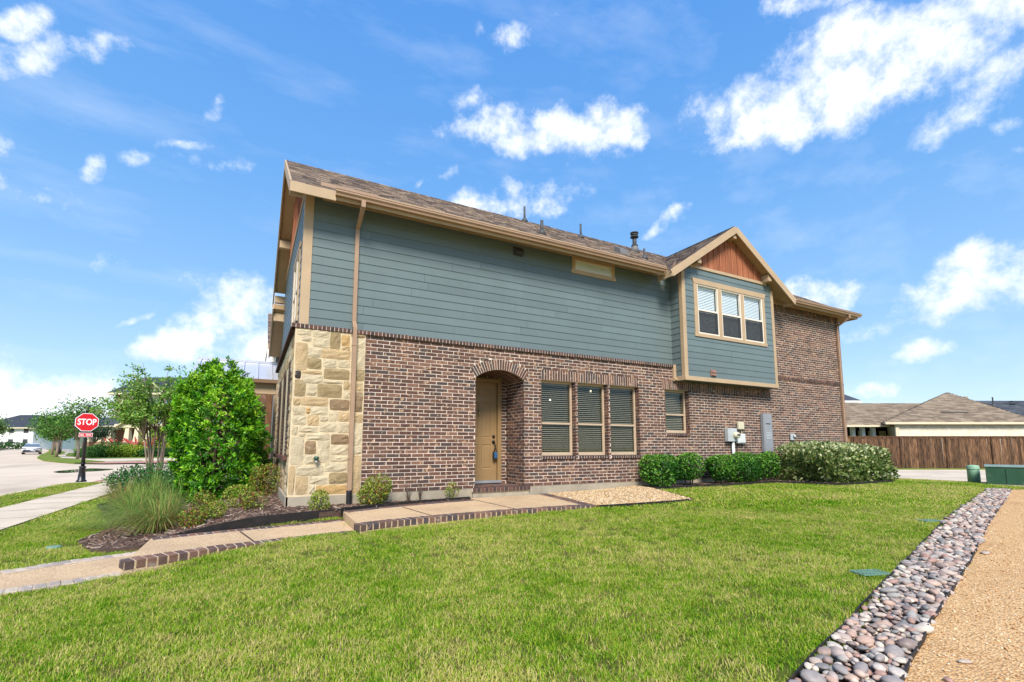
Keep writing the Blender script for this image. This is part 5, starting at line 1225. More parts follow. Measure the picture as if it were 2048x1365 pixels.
# tall evergreen shrub at the corner
def big_shrub():
    loc = (-.80, 13.85, bed_h(-.7, 13.8)); g = np.random.default_rng(3)
    e = thing('evergreen_shrub', loc, 'tall bright green evergreen shrub clipped to a column beside the stone corner', 'shrub')
    n = 3600; h = 3.0; th = g.uniform(0, 6.283, n); u = g.random(n)**.9
    prof = np.interp(u, [0, .06, .2, .5, .75, .9, 1.0], [.70, .90, .99, .99, .90, .72, .28])
    d = np.stack([np.cos(th), np.sin(th), (u-.5)*2], 1); d /= np.linalg.norm(d, axis=1, keepdims=True)
    sq = (np.abs(np.cos(th+.4))**3.2+np.abs(np.sin(th+.4))**3.2)**(-1/3.2)
    lum = lump_noise(d, 5, 30, .17)*(1+.09*np.sin(th*5+u*9)+.08*np.sin(th*9-u*15)); zz = u*h*(1+.07*np.sin(th*3+1)*u+.06*np.sin(th*7)*u)
    rr = np.where(g.random(n) < .3, g.uniform(.62, .92, n), g.uniform(.93, 1.06, n)); r = prof*lum*rr*sq*.95
    P = np.stack([1.02*r*np.cos(th), .98*r*np.sin(th), zz], 1); nrm = np.stack([np.cos(th), np.sin(th), .3+u*.6], 1)
    K = 9; fresh = (rr > .93) & (g.random(n) < .24+.34*(u > .7)); tone = g.uniform(.8, 1.15, n)
    cols = np.where(fresh[:, None], mixcol(n, [G(138,192,34), G(160,204,54), G(118,178,30)], None, g), mixcol(n, [G(60,122,14), G(84,150,20), G(104,168,28), G(38,88,12)], [.28, .34, .22, .16], g))*tone[:, None]
    P = np.repeat(P, K, 0)+g.normal(size=(n*K, 3))*.022; nr2 = np.repeat(nrm/np.linalg.norm(nrm, axis=1, keepdims=True), K, 0); cols = np.repeat(cols, K, 0)*g.uniform(.85, 1.15, (n*K, 1))
    V, F, C = leaves_np(P, nr2, .105, .040, cols, .30, .2, g)
    # shoots sticking out at the top
    sh = []; sn = []
    for i in range(46):
        a = g.uniform(0, 6.28); k = g.uniform(0, .85); z0 = np.interp(k, [0, .85], [3.0, 2.6]); L = g.uniform(.15, .45)
        for s in np.linspace(0, 1, 9): sh.append((k*math.cos(a)*(1+.12*s), k*math.sin(a)*(1+.12*s), z0+L*s)); sn.append((g.normal(), g.normal(), .5))
    V2, F2, C2 = leaves_np(np.array(sh), np.array(sn), .09, .036, mixcol(len(sh), [G(130,184,40), G(104,164,36)], None, g), .5, .2, g)
    link('foliage', np_mesh('foliage', np.concatenate([V, V2]), np.concatenate([F, F2+len(V)]), M['leaf'], np.concatenate([C, C2])), e, loc)
    t = MB(); l = Vector(loc)
    for i in range(5): a = i*1.26; t.tube([l+Vector((.1*math.cos(a), .1*math.sin(a), -.05)), l+Vector((.25*math.cos(a), .25*math.sin(a), 1.3)), l+Vector((.4*math.cos(a), .4*math.sin(a), 2.7))], [.05, .035, .012], 7)
    t.build('stems', M['bark_dark'], e)
big_shrub()
NAN = [G(136,158,52), G(110,136,44), G(164,168,64), G(150,92,52), G(120,70,48)]
def nandina(x, y, z, r, h, n, label, red=.3, seed=1):
    shrub('nandina', label, 'shrub', (x, y, z), r*.86, r*.86, h*.92, n, (.042, .022), NAN, [.3, .3, .4-.0-red*.5, red*.3, red*.2], 'small nandina shrubs in the corner bed', 2.2, 0, seed, inner=.4, stems=5, lump=.3)
bh = lambda x, y: bed_h(x, y)
nandina(1.10, 9.12, bh(1.1, 9.1), .17, .33, 700, 'small yellow green nandina in front of the stone corner', .1, 1)
nandina(2.12, 9.36, bh(2, 9.3), .36, .50, 2600, 'largest nandina with green and reddish leaves against the brick wall', .45, 2)
nandina(3.72, 9.52, bh(3.7, 9.5), .15, .34, 260, 'sparse yellowish nandina near the end of the bed by the door', .2, 3)
nandina(.30, 12.3, bh(.3, 12.3), .34, .80, 1900, 'tall nandina with red tinged leaves against the stone facade', .6, 4)
nandina(-.08, 10.5, bh(-.1, 10.3), .27, .42, 1100, 'rounded yellow green nandina in front of the tall shrub', .15, 5)
nandina(.10, 9.75, bh(.1, 9.6), .17, .30, 600, 'reddish nandina on the mulch in front of the stone corner', .7, 6)
nandina(-.47, 9.45, bh(-.5, 9.3), .19, .32, 750, 'green nandina on the mulch right of the straw coloured grass clump', .1, 7)
nandina(-.70, 9.0, bh(-.8, 8.9), .20, .28, 800, 'bronze red nandina nearest to the steel edging', .8, 8)
nandina(-.66, 10.4, bh(-.6, 10.6), .20, .40, 700, 'olive nandina tucked under the left side of the tall shrub', .4, 9)
# two dead twiggy plants
for k, (x, y) in enumerate(((2.80, 9.50), (3.05, 9.54))):
    t = MB(); g = random.Random(k); z = bh(x, y)
    for i in range(22):
        a = g.uniform(0, 6.28); l = g.uniform(.15, .4); q = g.uniform(.03, .16); t.tube([(x, y, z-.02), (x+q*.5*math.cos(a), y+q*.5*math.sin(a), z+l*.6), (x+q*math.cos(a), y+q*math.sin(a), z+l)], [.004, .003, .0015], 4)
    tag(t.build('dead_plant', M['bark_dark']), ('left' if k == 0 else 'right') + ' one of two bare brown twiggy plants at the brick wall', 'plant', 'dead plants at the wall')
# ornamental grasses
def ornamental(x, y, z, n, L, pal, w, label, lean=1.0, bias=(0, 0), seed=0, wd=.007):
    g = np.random.default_rng(seed); e = thing('ornamental_grass', (x, y, z), label, 'grass clump', 'ornamental grasses by the walk'); K = 6
    a = g.uniform(0, 6.283, n); r0 = .22*np.sqrt(g.random(n)); ln = L*g.uniform(.5, 1.1, n); sp = g.uniform(.25, 1.0, n)*lean
    dx = np.cos(a)*sp+bias[0]*g.uniform(.3, 1, n); dy = np.sin(a)*sp+bias[1]*g.uniform(.3, 1, n); dr = np.hypot(dx, dy)+1e-6
    cols = mixcol(n, pal, w, g); V = []; C = []
    for k in range(K+1):
        s = k/K; hor = ln*.85*dr*s**1.4; ver = ln*(s*1.0-.78*np.minimum(dr, 1.15)*s**2.1)
        px = r0*np.cos(a)+dx/dr*hor; py = r0*np.sin(a)+dy/dr*hor; pz = np.maximum(ver, .01+.0*ver)
        wdt = wd*(1-.85*s)/2+.0006; V.append(np.stack([px-dy/dr*wdt, py+dx/dr*wdt, pz], 1)); V.append(np.stack([px+dy/dr*wdt, py-dx/dr*wdt, pz], 1)); C += [cols*(1.05-.1*s), cols*(1.05-.1*s)]
    m = len(V); V = np.stack(V, 1).reshape(-1, 3); C = np.stack(C, 1).reshape(-1, 3); b = np.arange(n)*m
    F = np.concatenate([np.stack([b+2*k, b+2*k+1, b+2*k+3, b+2*k+2], 1) for k in range(K)])
    link('blades', np_mesh('blades', V, F, M['straw'], C), e, (x, y, z)); return e
GR = [G(126,156,70), G(152,174,88), G(100,136,56)]; ST = [G(186,156,104), G(160,128,84), G(140,140,76)]
ornamental(-1.22, 9.35, bh(-1.2, 9.3), 800, .72, GR+ST, [.2, .2, .15, .2, .15, .1], 'front clump of arching grass with straw coloured base', 1.0, (-.25, -.35), 1)
ornamental(-1.20, 10.1, bh(-1.2, 10.1), 900, .82, GR+ST, [.35, .3, .25, .05, .03, .02], 'tall green fountain of fine grass behind the straw clump', 1.1, (-.6, -.2), 2)
ornamental(-1.85, 10.9, bh(-1.8, 10.9), 900, .84, GR+ST, [.35, .35, .2, .05, .03, .02], 'wide green grass clump leaning over the lawn', 1.15, (-.7, -.4), 3)
ornamental(-1.75, 11.8, bh(-1.7, 11.8), 900, .95, GR+ST, [.3, .3, .3, .05, .03, .02], 'green grass clump in the middle of the row', 1.0, (-.3, 0), 4)
ornamental(-2.45, 13.9, .06, 700, .8, GR+ST, [.1, .1, .1, .3, .25, .15], 'brownish grass clump inside the low dark strip by the sidewalk', 1.0, (0, 0), 5)
ornamental(-1.9, 13.2, bh(-1.9, 13), 900, 1.0, GR+ST, [.35, .35, .2, .04, .04, .02], 'green grass clump farthest along the row towards the street', 1.1, (-.4, -.2), 6)
shrub('juniper', 'low dark green juniper behind the ornamental grasses', 'shrub', (-1.7, 15.4, .1), 1.2, .9, .75, 5200, (.08, .03), [G(56,104,50), G(74,124,60), G(48,90,48)], None, None, 2.0, 0, 21, 'leaf_dull', lump=.4)
shrub('juniper', 'lower spreading juniper at the far end of the bed', 'shrub', (-2.2, 17.2, .05), 1.0, 1.2, .5, 4200, (.08, .03), [G(66,112,50), G(80,126,58), G(54,96,44)], None, None, 2.0, 0, 22, 'leaf_dull', lump=.4)
# boxwoods along the wall
BXP = [G(36,86,20), G(56,112,28), G(80,138,40), G(26,64,18)]; BXT = [G(112,160,50), G(96,148,44)]
for (x, y, rx, ry, h, lab, s) in ((9.36, 9.28, .43, .36, .82, 'leftmost boxwood beside the pea gravel', 31), (10.36, 9.30, .39, .32, .80, 'second boxwood from the gravel, thin at its base', 32), (11.46, 9.24, .36, .34, .80, 'boxwood standing alone below the small window', 33), (12.66, 9.22, .56, .36, .80, 'widest boxwood in front of the electric meter', 34), (13.74, 9.30, .32, .32, .86, 'rightmost boxwood beside the grey breaker panel', 35)):
    shrub('boxwood', lab, 'shrub', (x, y, lawn_h(x, y)), rx, ry, h, int(3600*rx/.45), (.062, .038), BXP, [.3, .35, .2, .15], 'boxwoods along the brick wall', 2.7, .10, s, tips=BXT, inner=.3, lump=.3)
# silvery hedge
def hedge():
    loc = (15.85, 8.42, .33); g = np.random.default_rng(8); e = thing('hedge', loc, 'wide clipped hedge of variegated grey green leaves at the brick end wall', 'hedge')
    n = 12500; d = g.normal(size=(n, 3)); d /= np.linalg.norm(d, axis=1, keepdims=True); bx = 6; se = (np.abs(d)**bx).sum(1)**(-1/bx)
    lum = lump_noise(d, 9, 26, .10); rr = np.where(g.random(n) < .42, g.uniform(.6, .93, n), g.uniform(.94, 1.05, n)); q = d*(se*lum*rr)[:, None]
    P = q*np.array([1.72, .98, .53])+np.array([0, 0, .54]); P[:, 2] = np.maximum(P[:, 2], .03); nrm = d+np.array([0, 0, .25])
    cols = mixcol(n, [G(98,122,54), G(128,144,74), G(62,90,32), G(168,172,108), G(200,196,146)], [.30, .24, .28, .12, .06], g); k = (d[:, 2] > .45) & (rr > .93) & (g.random(n) < .5); cols[k] = mixcol(int(k.sum()), [G(196,198,150), G(170,180,128)], None, g)
    V, F, C = leaves_np(P, nrm, .105, .058, cols, .2, .2, g); link('foliage', np_mesh('foliage', V, F, M['leaf'], C), e, loc)
    t = MB(); l = Vector(loc)
    for i in range(9): x = -1.4+i*.35; t.tube([l+Vector((x, 0, -.05)), l+Vector((x+.1, .05, .4)), l+Vector((x-.1, -.1, .9))], [.03, .02, .008], 6)
    t.build('stems', M['bark_dark'], e)
hedge()
# ---- trees
def tree(name, label, loc, h, cr, th, nleaf, pal, leaf, seed, stems=1, r0=.1, group=None, flat=.75, mat='leaf', bark='bark', spread=1.0, limbs=9, clump=.30):
    g = np.random.default_rng(seed); e = thing(name, loc, label, 'tree', group); t = MB(); l = Vector(loc); tips = []
    for s in range(stems):
        a = 6.283*s/stems+g.uniform(-.3, .3); k = 0 if stems == 1 else 1
        base = Vector((.12*k*math.cos(a), .12*k*math.sin(a), -.1)); top = Vector((k*cr*.28*math.cos(a)+g.uniform(-.1, .1)*cr*.3, k*cr*.28*math.sin(a)+g.uniform(-.1, .1)*cr*.3, th))
        mid = (base+top)/2+Vector((g.uniform(-.06, .06), g.uniform(-.06, .06), 0))*th*.3
        t.tube([l+base, l+mid, l+top], [r0*1.15, r0*.9, r0*.72], 8)
        nb = limbs if stems == 1 else max(3, limbs//stems+1)
        for i in range(nb):
            b = a+6.283*i/nb*(1 if stems == 1 else .3)+g.uniform(-.5, .5) if stems > 1 else 6.283*i/nb+g.uniform(-.4, .4)
            el = g.uniform(.25, 1.25); L = cr*g.uniform(.65, 1.0)*spread
            en = top+Vector((math.cos(b)*L*math.cos(el), math.sin(b)*L*math.cos(el), (h-th)*(.12+.8*math.sin(el))*g.uniform(.75, 1.02)))
            md = top.lerp(en, .5)+Vector((0, 0, .06*(h-th)))
            t.tube([l+top, l+md, l+en], [r0*.5, r0*.3, r0*.1], 6)
            for q in range(5):
                f = g.uniform(.35, 1.0); p = (top.lerp(md, f*2) if f < .5 else md.lerp(en, f*2-1)); o = Vector((g.normal(), g.normal(), g.normal()*.6+.2)).normalized()*cr*g.uniform(.15, .42)
                e2 = p+o; t.tube([l+p, l+e2], [r0*.16, r0*.05], 4); tips += [e2, p.lerp(e2, .6)]
            tips.append(en)
    tips = np.array([tuple(p) for p in tips]); i = g.integers(0, len(tips), nleaf); sz = cr*clump
    off = g.normal(size=(nleaf, 3))*np.array([sz, sz, sz*flat])*.62; P = tips[i]+off
    br = g.uniform(.72, 1.2, len(tips)); cols = mixcol(nleaf, pal, None, g)*br[i][:, None]
    V, F, C = leaves_np(P, off+g.normal(size=(nleaf, 3))*sz+np.array([0, 0, sz]), leaf[0], leaf[1], cols, .1, .2, g)
    t.build('trunk', M[bark], e, True); link('crown', np_mesh('crown', V, F, M[mat], C), e, loc); return e
CM = [G(108,156,52), G(134,174,66), G(88,134,46), G(156,184,84)]
def crape():
    loc = (-3.05, 22.0, .0); g = np.random.default_rng(43); l = Vector(loc); t = MB(); P = []; Nn = []
    e = thing('crape_myrtle', loc, 'multi stemmed crape myrtle with wide airy crown behind the tall shrub', 'tree')
    for s in range(8):
        a = 6.283*s/8+g.uniform(-.25, .25); r1 = g.uniform(.25, .5); z1 = g.uniform(1.5, 2.0)
        b0 = Vector((.13*math.cos(a), .13*math.sin(a), -.1)); b1 = Vector((r1*math.cos(a), r1*math.sin(a), z1)); t.tube([l+b0, l+(b0+b1)/2+Vector((g.uniform(-.05, .05), g.uniform(-.05, .05), 0)), l+b1], [.038, .031, .025], 7)
        for k in range(7):
            c = a+g.uniform(-.75, .75); r2 = g.uniform(.7, 2.0); z2 = min(4.35, z1+g.uniform(.9, 2.9)-.2*r2); b2 = Vector((r2*math.cos(c), r2*math.sin(c), z2)); md = b1.lerp(b2, .5)+Vector((-.1*math.cos(c), -.1*math.sin(c), .12))
            t.tube([l+b1, l+md, l+b2], [.024, .016, .006], 5)
            for q in range(9):
                f = g.uniform(.25, 1.0); p = b1.lerp(md, f*2) if f < .5 else md.lerp(b2, f*2-1); o = Vector((math.cos(c)+g.normal()*.8, math.sin(c)+g.normal()*.8, g.normal()*.35+.25)).normalized()*g.uniform(.25, .62)
                t.tube([l+p, l+p+o], [.006, .002], 3)
                for u in np.linspace(.1, 1.08, 24):
                    w = p+o*u; P.append((w.x+g.normal()*.045, w.y+g.normal()*.045, w.z+g.normal()*.04)); Nn.append((g.normal()*.5, g.normal()*.5, 1))
    P = np.array(P); n = len(P); cols = mixcol(n, CM, None, g); V, F, C = leaves_np(P, np.array(Nn), .105, .06, cols, .0, .2, g)
    t.build('trunk', M['bark'], e, True); link('crown', np_mesh('crown', V, F, M['leaf'], C), e, loc)
crape()
OK_ = [G(70,112,44), G(92,134,56), G(56,96,38), G(112,148,66)]
rows = [(-13.7, 57.6, 5.7, 2.6, 'largest street tree, its pale trunk just left of the stop sign pole'), (-17.4, 66.0, 4.9, 2.3, 'second street tree beyond the stop sign, at the mulch ring'), (-20.7, 77.0, 5.4, 2.6, 'street tree right behind the parked white car'), (-23.6, 90.9, 5.2, 2.5, 'fourth tree of the row along the far sidewalk'), (-25.9, 99.0, 5.2, 2.5, 'fifth tree of the row along the far sidewalk'), (-28.8, 107.0, 5.4, 2.4, 'sixth tree of the row along the far sidewalk'), (-31.2, 117.0, 5.2, 2.4, 'seventh tree of the row along the far sidewalk'), (-33.6, 127.0, 5.2, 2.4, 'eighth tree of the row along the far sidewalk'), (-36.4, 138.0, 5.4, 2.4, 'farthest tree of the row along the far sidewalk')]
for i, (x, y, h, r, lab) in enumerate(rows):
    tree('street_tree', lab, (x, y, far_h(x, y)), h, r, 1.7, 2600 if i < 3 else 1300, OK_, (.22, .13) if i < 3 else (.32, .2), 60+i, 1, .12, 'young street trees on the far verge', .7, 'leaf_dull')
for i, (x, y, h, r, lab) in enumerate(((-44.5, 118.0, 9.5, 4.0, 'larger green tree at the left edge in front of the white house'), (-50.5, 148, 8, 3.4, 'pale green tree across the far street left of the white car'), (-56, 176, 8, 3.8, 'distant tree at the end of the far street'))):
    tree('yard_tree', lab, (x, y, far_h(x, y)), h, r, 2.2, 2200, [G(112,140,72), G(134,156,90), G(92,124,62)] if i else OK_, (.42, .28), 80+i, 1, .14, 'trees across the far street', .8, 'leaf_dull')
tree('yard_tree', 'small dark leaved tree in front of the porch across the street', (-14.6, 66.5, far_h(-14.6, 66.5)), 4.0, 1.9, 1.4, 1900, [G(58,84,58), G(72,98,70), G(50,72,52)], (.2, .1), 90, 1, .08, None, .5, 'leaf_dull')
# far planting in front of the neighbouring house
far_sh = [(-13.9, 62.6, 1.2, .9, 'dark green mound shrub beside the far trunk', 0), (-12.9, 63.4, 1.5, 1.3, 'rounded green shrub in the far bed', 0), (-12.0, 62.6, 1.3, 1.0, 'green shrub left of the bright yellow one', 0), (-11.2, 62.4, 1.5, 1.15, 'bright yellow green mound in the far bed', 1), (-10.2, 61.6, .9, .9, 'pale grassy shrub at the far bed corner', 1), (-9.4, 61.5, .9, .8, 'first clipped dark ball shrub across the street', 2), (-8.75, 61.4, .6, .75, 'second clipped dark ball shrub across the street', 2), (-8.1, 61.3, .6, .75, 'third clipped dark ball shrub across the street', 2), (-7.5, 61.2, .6, .75, 'fourth clipped dark ball shrub across the street', 2), (-6.9, 61.0, .6, .75, 'fifth clipped dark ball shrub across the street', 2), (-8.6, 64.5, 1.8, 3.2, 'large bushy yellow green shrub before the far porch', 1), (-6.6, 63.0, 1.3, 2.2, 'bright shrub right of the far porch', 1)]
for i, (x, y, r, h, lab, k) in enumerate(far_sh):
    shrub('far_shrub', lab, 'shrub', (x, y, far_h(x, y)+.05), r, r, h, 900 if r < 1 else 1500, (.2, .11), ([G(70,112,48), G(90,130,60)], [G(146,168,52), G(170,184,66), G(120,146,44)], [G(48,92,40), G(66,112,50)])[k], None, 'shrubs across the street', 2.2, 0, 100+i, 'leaf_dull', stems=2)
def red_yucca(x, y, lab, s):
    e = thing('red_yucca', (x, y, far_h(x, y)+.05), lab, 'plant', 'red flowering yuccas'); g = random.Random(s); t = MB(); f = MB(); z = far_h(x, y)+.05
    for i in range(26):
        a = g.uniform(0, 6.28); q = g.uniform(.3, .9); t.tube([(x, y, z), (x+q*math.cos(a)*.6, y+q*math.sin(a)*.6, z+.5), (x+q*math.cos(a), y+q*math.sin(a), z+.75)], [.03, .025, .005], 4)
    for i in range(9):
        a = g.uniform(0, 6.28); q = g.uniform(.4, 1.3); f.tube([(x, y, z+.4), (x+q*.5*math.cos(a), y+q*.5*math.sin(a), z+1.3), (x+q*math.cos(a), y+q*math.sin(a), z+g.uniform(1.5, 2.1))], [.02, .045, .06], 5)
    t.build('leaves', M['blue_siding'], e); f.build('flower_spikes', M['flower'], e)
red_yucca(-12.6, 65.5, 'left red flowering yucca before the far porch', 1); red_yucca(-10.6, 64.6, 'middle red flowering yucca before the far porch', 2); red_yucca(-9.5, 63.6, 'right red flowering yucca before the far porch', 3)
# ================================================================== stop sign
def text_mesh(body, size, mat, width=None):
    c = bpy.data.curves.new('lettering', 'FONT'); c.body = body; c.size = size; c.align_x = 'CENTER'; c.align_y = 'CENTER'; c.extrude = .002; c.offset = size*.022
    o = bpy.data.objects.new('lettering', c); COL.objects.link(o); dg = bpy.context.evaluated_depsgraph_get(); me = bpy.data.meshes.new_from_object(o.evaluated_get(dg)); bpy.data.objects.remove(o)
    if width:
        xs = [v.co.x for v in me.vertices]; k = width/(max(xs)-min(xs))
        for v in me.vertices: v.co.x *= k
    me.materials.clear(); me.materials.append(M[mat]); return me
def stop_sign():
    bx, by = -5.90, 25.56; bz_ = far_h(bx, by)-.02; e = thing('stop_sign', (bx, by, bz_), 'red octagonal stop sign with ALL WAY plate on a black post', 'stop sign')
    ang = math.atan2(bx, -by)*0+R(12); f = Vector((math.sin(ang), -math.cos(ang), 0)); r = Vector((math.cos(ang), math.sin(ang), 0))
    p = Vector((bx, by, 0)); t = MB()
    t.tube([p+Vector((0, 0, bz_+z)) for z in (0, .05, .08, .3, .55, .58, .62)], [.17, .17, .13, .115, .10, .12, .11], 16); t.build('post_base', M['black_paint'], e, True)
    t = MB(); t.tube([p+Vector((0, 0, bz_+.6)), p+Vector((0, 0, bz_+2.86))], [.065, .058], 14); t.tube([p+Vector((0, 0, bz_+.72)), p+Vector((0, 0, bz_+.76))], .085, 14); t.build('post', M['black_paint'], e, True)
    t = MB(); t.tube([p+Vector((0, 0, bz_+z)) for z in (2.84, 2.88, 2.92, 2.98, 3.04, 3.08, 3.1)], [.08, .08, .05, .085, .08, .04, .01], 14); t.build('finial', M['black_paint'], e, True)
    zc = 2.37
    def octo(R_, off, th, name, mat, zz=zc):
        pts = [p+f*off+r*(R_*math.cos(R(22.5+45*i)))+Vector((0, 0, zz+R_*math.sin(R(22.5+45*i)))) for i in range(8)]; MB().prism([tuple(q) for q in pts], tuple(f*th)).build(name, M[mat], e)
    octo(.425, .07, .02, 'backing', 'black_paint'); octo(.392, .091, .004, 'border', 'white_sign'); octo(.368, .0955, .003, 'face', 'red_sign')
    m = Matrix((( r.x, 0, f.x), (r.y, 0, f.y), (0, 1, 0))).to_4x4()
    def put(txt, size, width, zz, off):
        me = text_mesh(txt, size, 'white_sign', width); o = link('lettering', me, e, p+f*off+Vector((0, 0, zz))); o.rotation_euler = m.to_euler()
    put('STOP', .34, .58, zc, .1005)
    def plate(w, h, off, th, name, mat, zz):
        pts = [p+f*off+r*a+Vector((0, 0, zz+b)) for a, b in ((-w, -h), (w, -h), (w, h), (-w, h))]; MB().prism([tuple(q) for q in pts], tuple(f*th)).build(name, M[mat], e)
    plate(.235, .105, .07, .02, 'backing', 'black_paint', 1.855); plate(.212, .085, .091, .004, 'border', 'white_sign', 1.855); plate(.197, .07, .0955, .003, 'face', 'red_sign', 1.855)
    put('ALL  WAY', .12, .35, 1.855, .1005)
stop_sign()
# ================================================================== house fittings
def meter():
    e = thing('electric_meter', (12.66, W, 1.1), 'grey electric meter box with round glass meter and pipe on the brick wall', 'meter')
    MB().bbox(12.46, 12.87, W-.15, W-.012, 1.53, 1.93, .012).build('box', M['pale_metal'], e)
    t = MB(); t.tube([(12.77, W-.15, 1.72), (12.77, W-.17, 1.72), (12.77, W-.26, 1.72), (12.77, W-.275, 1.72)], [.10, .10, .085, .05], 20); t.build('dial', M['beige_plastic'], e, True)
    MB().bbox(12.70, 12.84, W-.279, W-.274, 1.70, 1.76, .002).build('dial_window', M['vent_dark'], e)
    t = MB(); t.tube([(12.74, W-.08, 1.54), (12.74, W-.08, .3)], .042, 12); t.build('conduit', M['white_plastic'], e, True)
    MB().bbox(12.68, 12.80, W-.13, W-.012, 1.05, 1.075, .003).build('strap', M['pale_metal'], e)
meter()
e = thing('junction_box', (13.16, W, 1.9), 'beige plastic junction box above the white cable box', 'box'); MB().bbox(13.03, 13.29, W-.10, W-.012, 1.90, 2.13, .02).build('cover', M['beige_plastic'], e); MB().tube([(13.22, W-.03, 1.9), (13.23, W-.03, 1.78)], .012, 6).build('cable', M['beige_plastic'], e)
e = thing('cable_box', (13.1, W, 1.47), 'white plastic cable box with rounded corners beside the meter', 'box'); MB().bbox(12.93, 13.27, W-.14, W-.012, 1.47, 1.77, .03).build('cover', M['white_plastic'], e); MB().bbox(12.98, 13.22, W-.146, W-.138, 1.52, 1.72, .01).build('lid', M['white_plastic'], e)
t = MB(); t.tube([(13.25, W-.04, 1.55), (13.38, W-.06, 1.45), (13.40, W-.05, 1.36), (13.32, W-.03, 1.48)], .008, 6); t.tube([(13.0, W-.03, 1.47), (12.98, W-.03, 1.3), (12.9, W-.03, 1.12), (12.9, W-.03, .4)], .010, 6); t.build('cable', M['black_plastic'], e, True)
e = thing('breaker_panel', (14.4, W, 1.2), 'tall grey breaker panel with louvres on the brick wall', 'panel'); MB().bbox(14.18, 14.62, W-.12, W-.012, 1.21, 2.42, .008).build('cabinet', M['grey_metal'], e); MB().bbox(14.21, 14.59, W-.13, W-.119, 1.24, 2.36, .006).build('door', M['grey_metal'], e)
for i in range(5): MB().bbox(14.27, 14.53, W-.138, W-.129, 1.62+i*.045, 1.645+i*.045, .003).build('louvre', M['pale_metal'], e)
MB().bbox(14.28, 14.50, W-.14, W-.129, 2.09, 2.12, .004).build('latch', M['vent_dark'], e)
e = thing('outlet_cover', (15.76, W, 1.6), 'small grey weatherproof outlet cover near the right end of the wall', 'outlet'); MB().bbox(15.66, 15.86, W-.07, W-.012, 1.59, 1.81, .012).build('cover', M['pale_metal'], e)
t = MB(); t.tube([(15.80, W-.07, 1.72), (15.82, W-.13, 1.72)], [.07, .04], 12); t.build('knob', M['pale_metal'], e, True)
e = thing('hose_bib', (1.09, W-.05, 1.1), 'small green garden tap on the stone corner', 'tap'); yb_ = W-.05
t = MB(); t.tube([(1.09, yb_+.04, 1.13), (1.09, yb_-.05, 1.13), (1.09, yb_-.09, 1.09)], [.016, .016, .018], 8); t.build('spout', M['pale_metal'], e, True)
t = MB(); t.tube([(1.09, yb_-.05, 1.15), (1.09, yb_-.06, 1.18), (1.09, yb_-.062, 1.20)], [.045, .05, .03], 10); t.build('handle', M['bib_green'], e, True)
# ================================================================== right hand side: transformer, pedestal, fence, neighbouring houses
def transformer():
    c = Vector(LF(13.64, 13.5, 0)); z = .31; e = thing('transformer', (c.x, c.y, z), 'dark green utility transformer box on a concrete pad', 'transformer box'); ang = R(-72)
    r = Vector((math.cos(ang), math.sin(ang), 0)); f = Vector((-r.y, r.x, 0))
    def bx(a0, a1, d0, d1, z0, z1, name, mat, tilt=0):
        P = [c+r*a+f*d for a, d in ((a0, d0), (a1, d0), (a1, d1), (a0, d1))]; t = MB(); t.v = [(p.x, p.y, z+z0) for p in P] + [(p.x, p.y, z+z1+(tilt if i > 1 else 0)) for i, p in enumerate(P)]
        t.f = [(3,2,1,0),(4,5,6,7),(0,1,5,4),(1,2,6,5),(2,3,7,6),(3,0,4,7)]; t.m = [0]*6; o = t.build(name, M[mat], e); m = o.modifiers.new('bevel', 'BEVEL'); m.width = .012; m.segments = 2
    bx(-.52, .52, -.14, .9, -.15, .03, 'pad', 'concrete'); bx(-.40, .40, 0, .7, .03, .50, 'cabinet', 'green_metal', .03); bx(-.42, .42, -.02, .72, .50, .53, 'lid', 'skylit_lid', .03); bx(-.01, 0.0, -.008, .0, .06, .46, 'door_seam', 'black_steel')
transformer()
c = LF(13.78, 14.6, 0); e = thing('utility_pedestal', (c[0], c[1], .3), 'pale green cylindrical utility pedestal beside the transformer', 'pedestal')
t = MB(); t.tube([(c[0], c[1], z) for z in (.25, .79, .825, .84)], [.145, .145, .13, .05], 20); t.build('cover', M['green_plastic'], e, True); t = MB(); t.tube([(c[0], c[1], z) for z in (.71, .75)], .149, 20); t.build('cap_ring', M['green_plastic'], e, True)
def fence():
    d0 = 26.0; z0 = .13; e = thing('board_fence', LF(22, d0, z0), 'brown stained board fence with cap rail behind the driveway', 'fence'); a = 10.0; i = 0; ms = []
    for k in range(6):
        t = MB(); h = 1.76; w = .145; t.bbox(-w/2, w/2, -.01, .01, 0, h, .003); me = bpy.data.meshes.new('fence_board'); me.from_pydata(t.v, [], t.f); me.materials.append(M['fence_wood']); ms.append(me)
    while a < 34:
        o = link('board', random.choice(ms), e, LF(a, d0+random.uniform(-.006, .006), z0+random.uniform(-.02, .02)), rot=(0, random.uniform(-.006, .006), R(-28.33))); a += .149
    for zz, hh, dd, w in ((z0+1.74, .10, d0-.02, .03), (z0+1.80, .035, d0, .16)): MB().beam(LF(10, dd, zz), LF(34, dd, zz), w, hh).build('cap_rail', M['fence_wood'], e)
    for q in np.arange(11, 34, 2.44):
        MB().beam(LF(q, d0-.03, z0-.05), LF(q, d0-.03, z0+1.80), .09, .05, (0, 1, 0)).build('batten', M['fence_wood'], e)
fence()
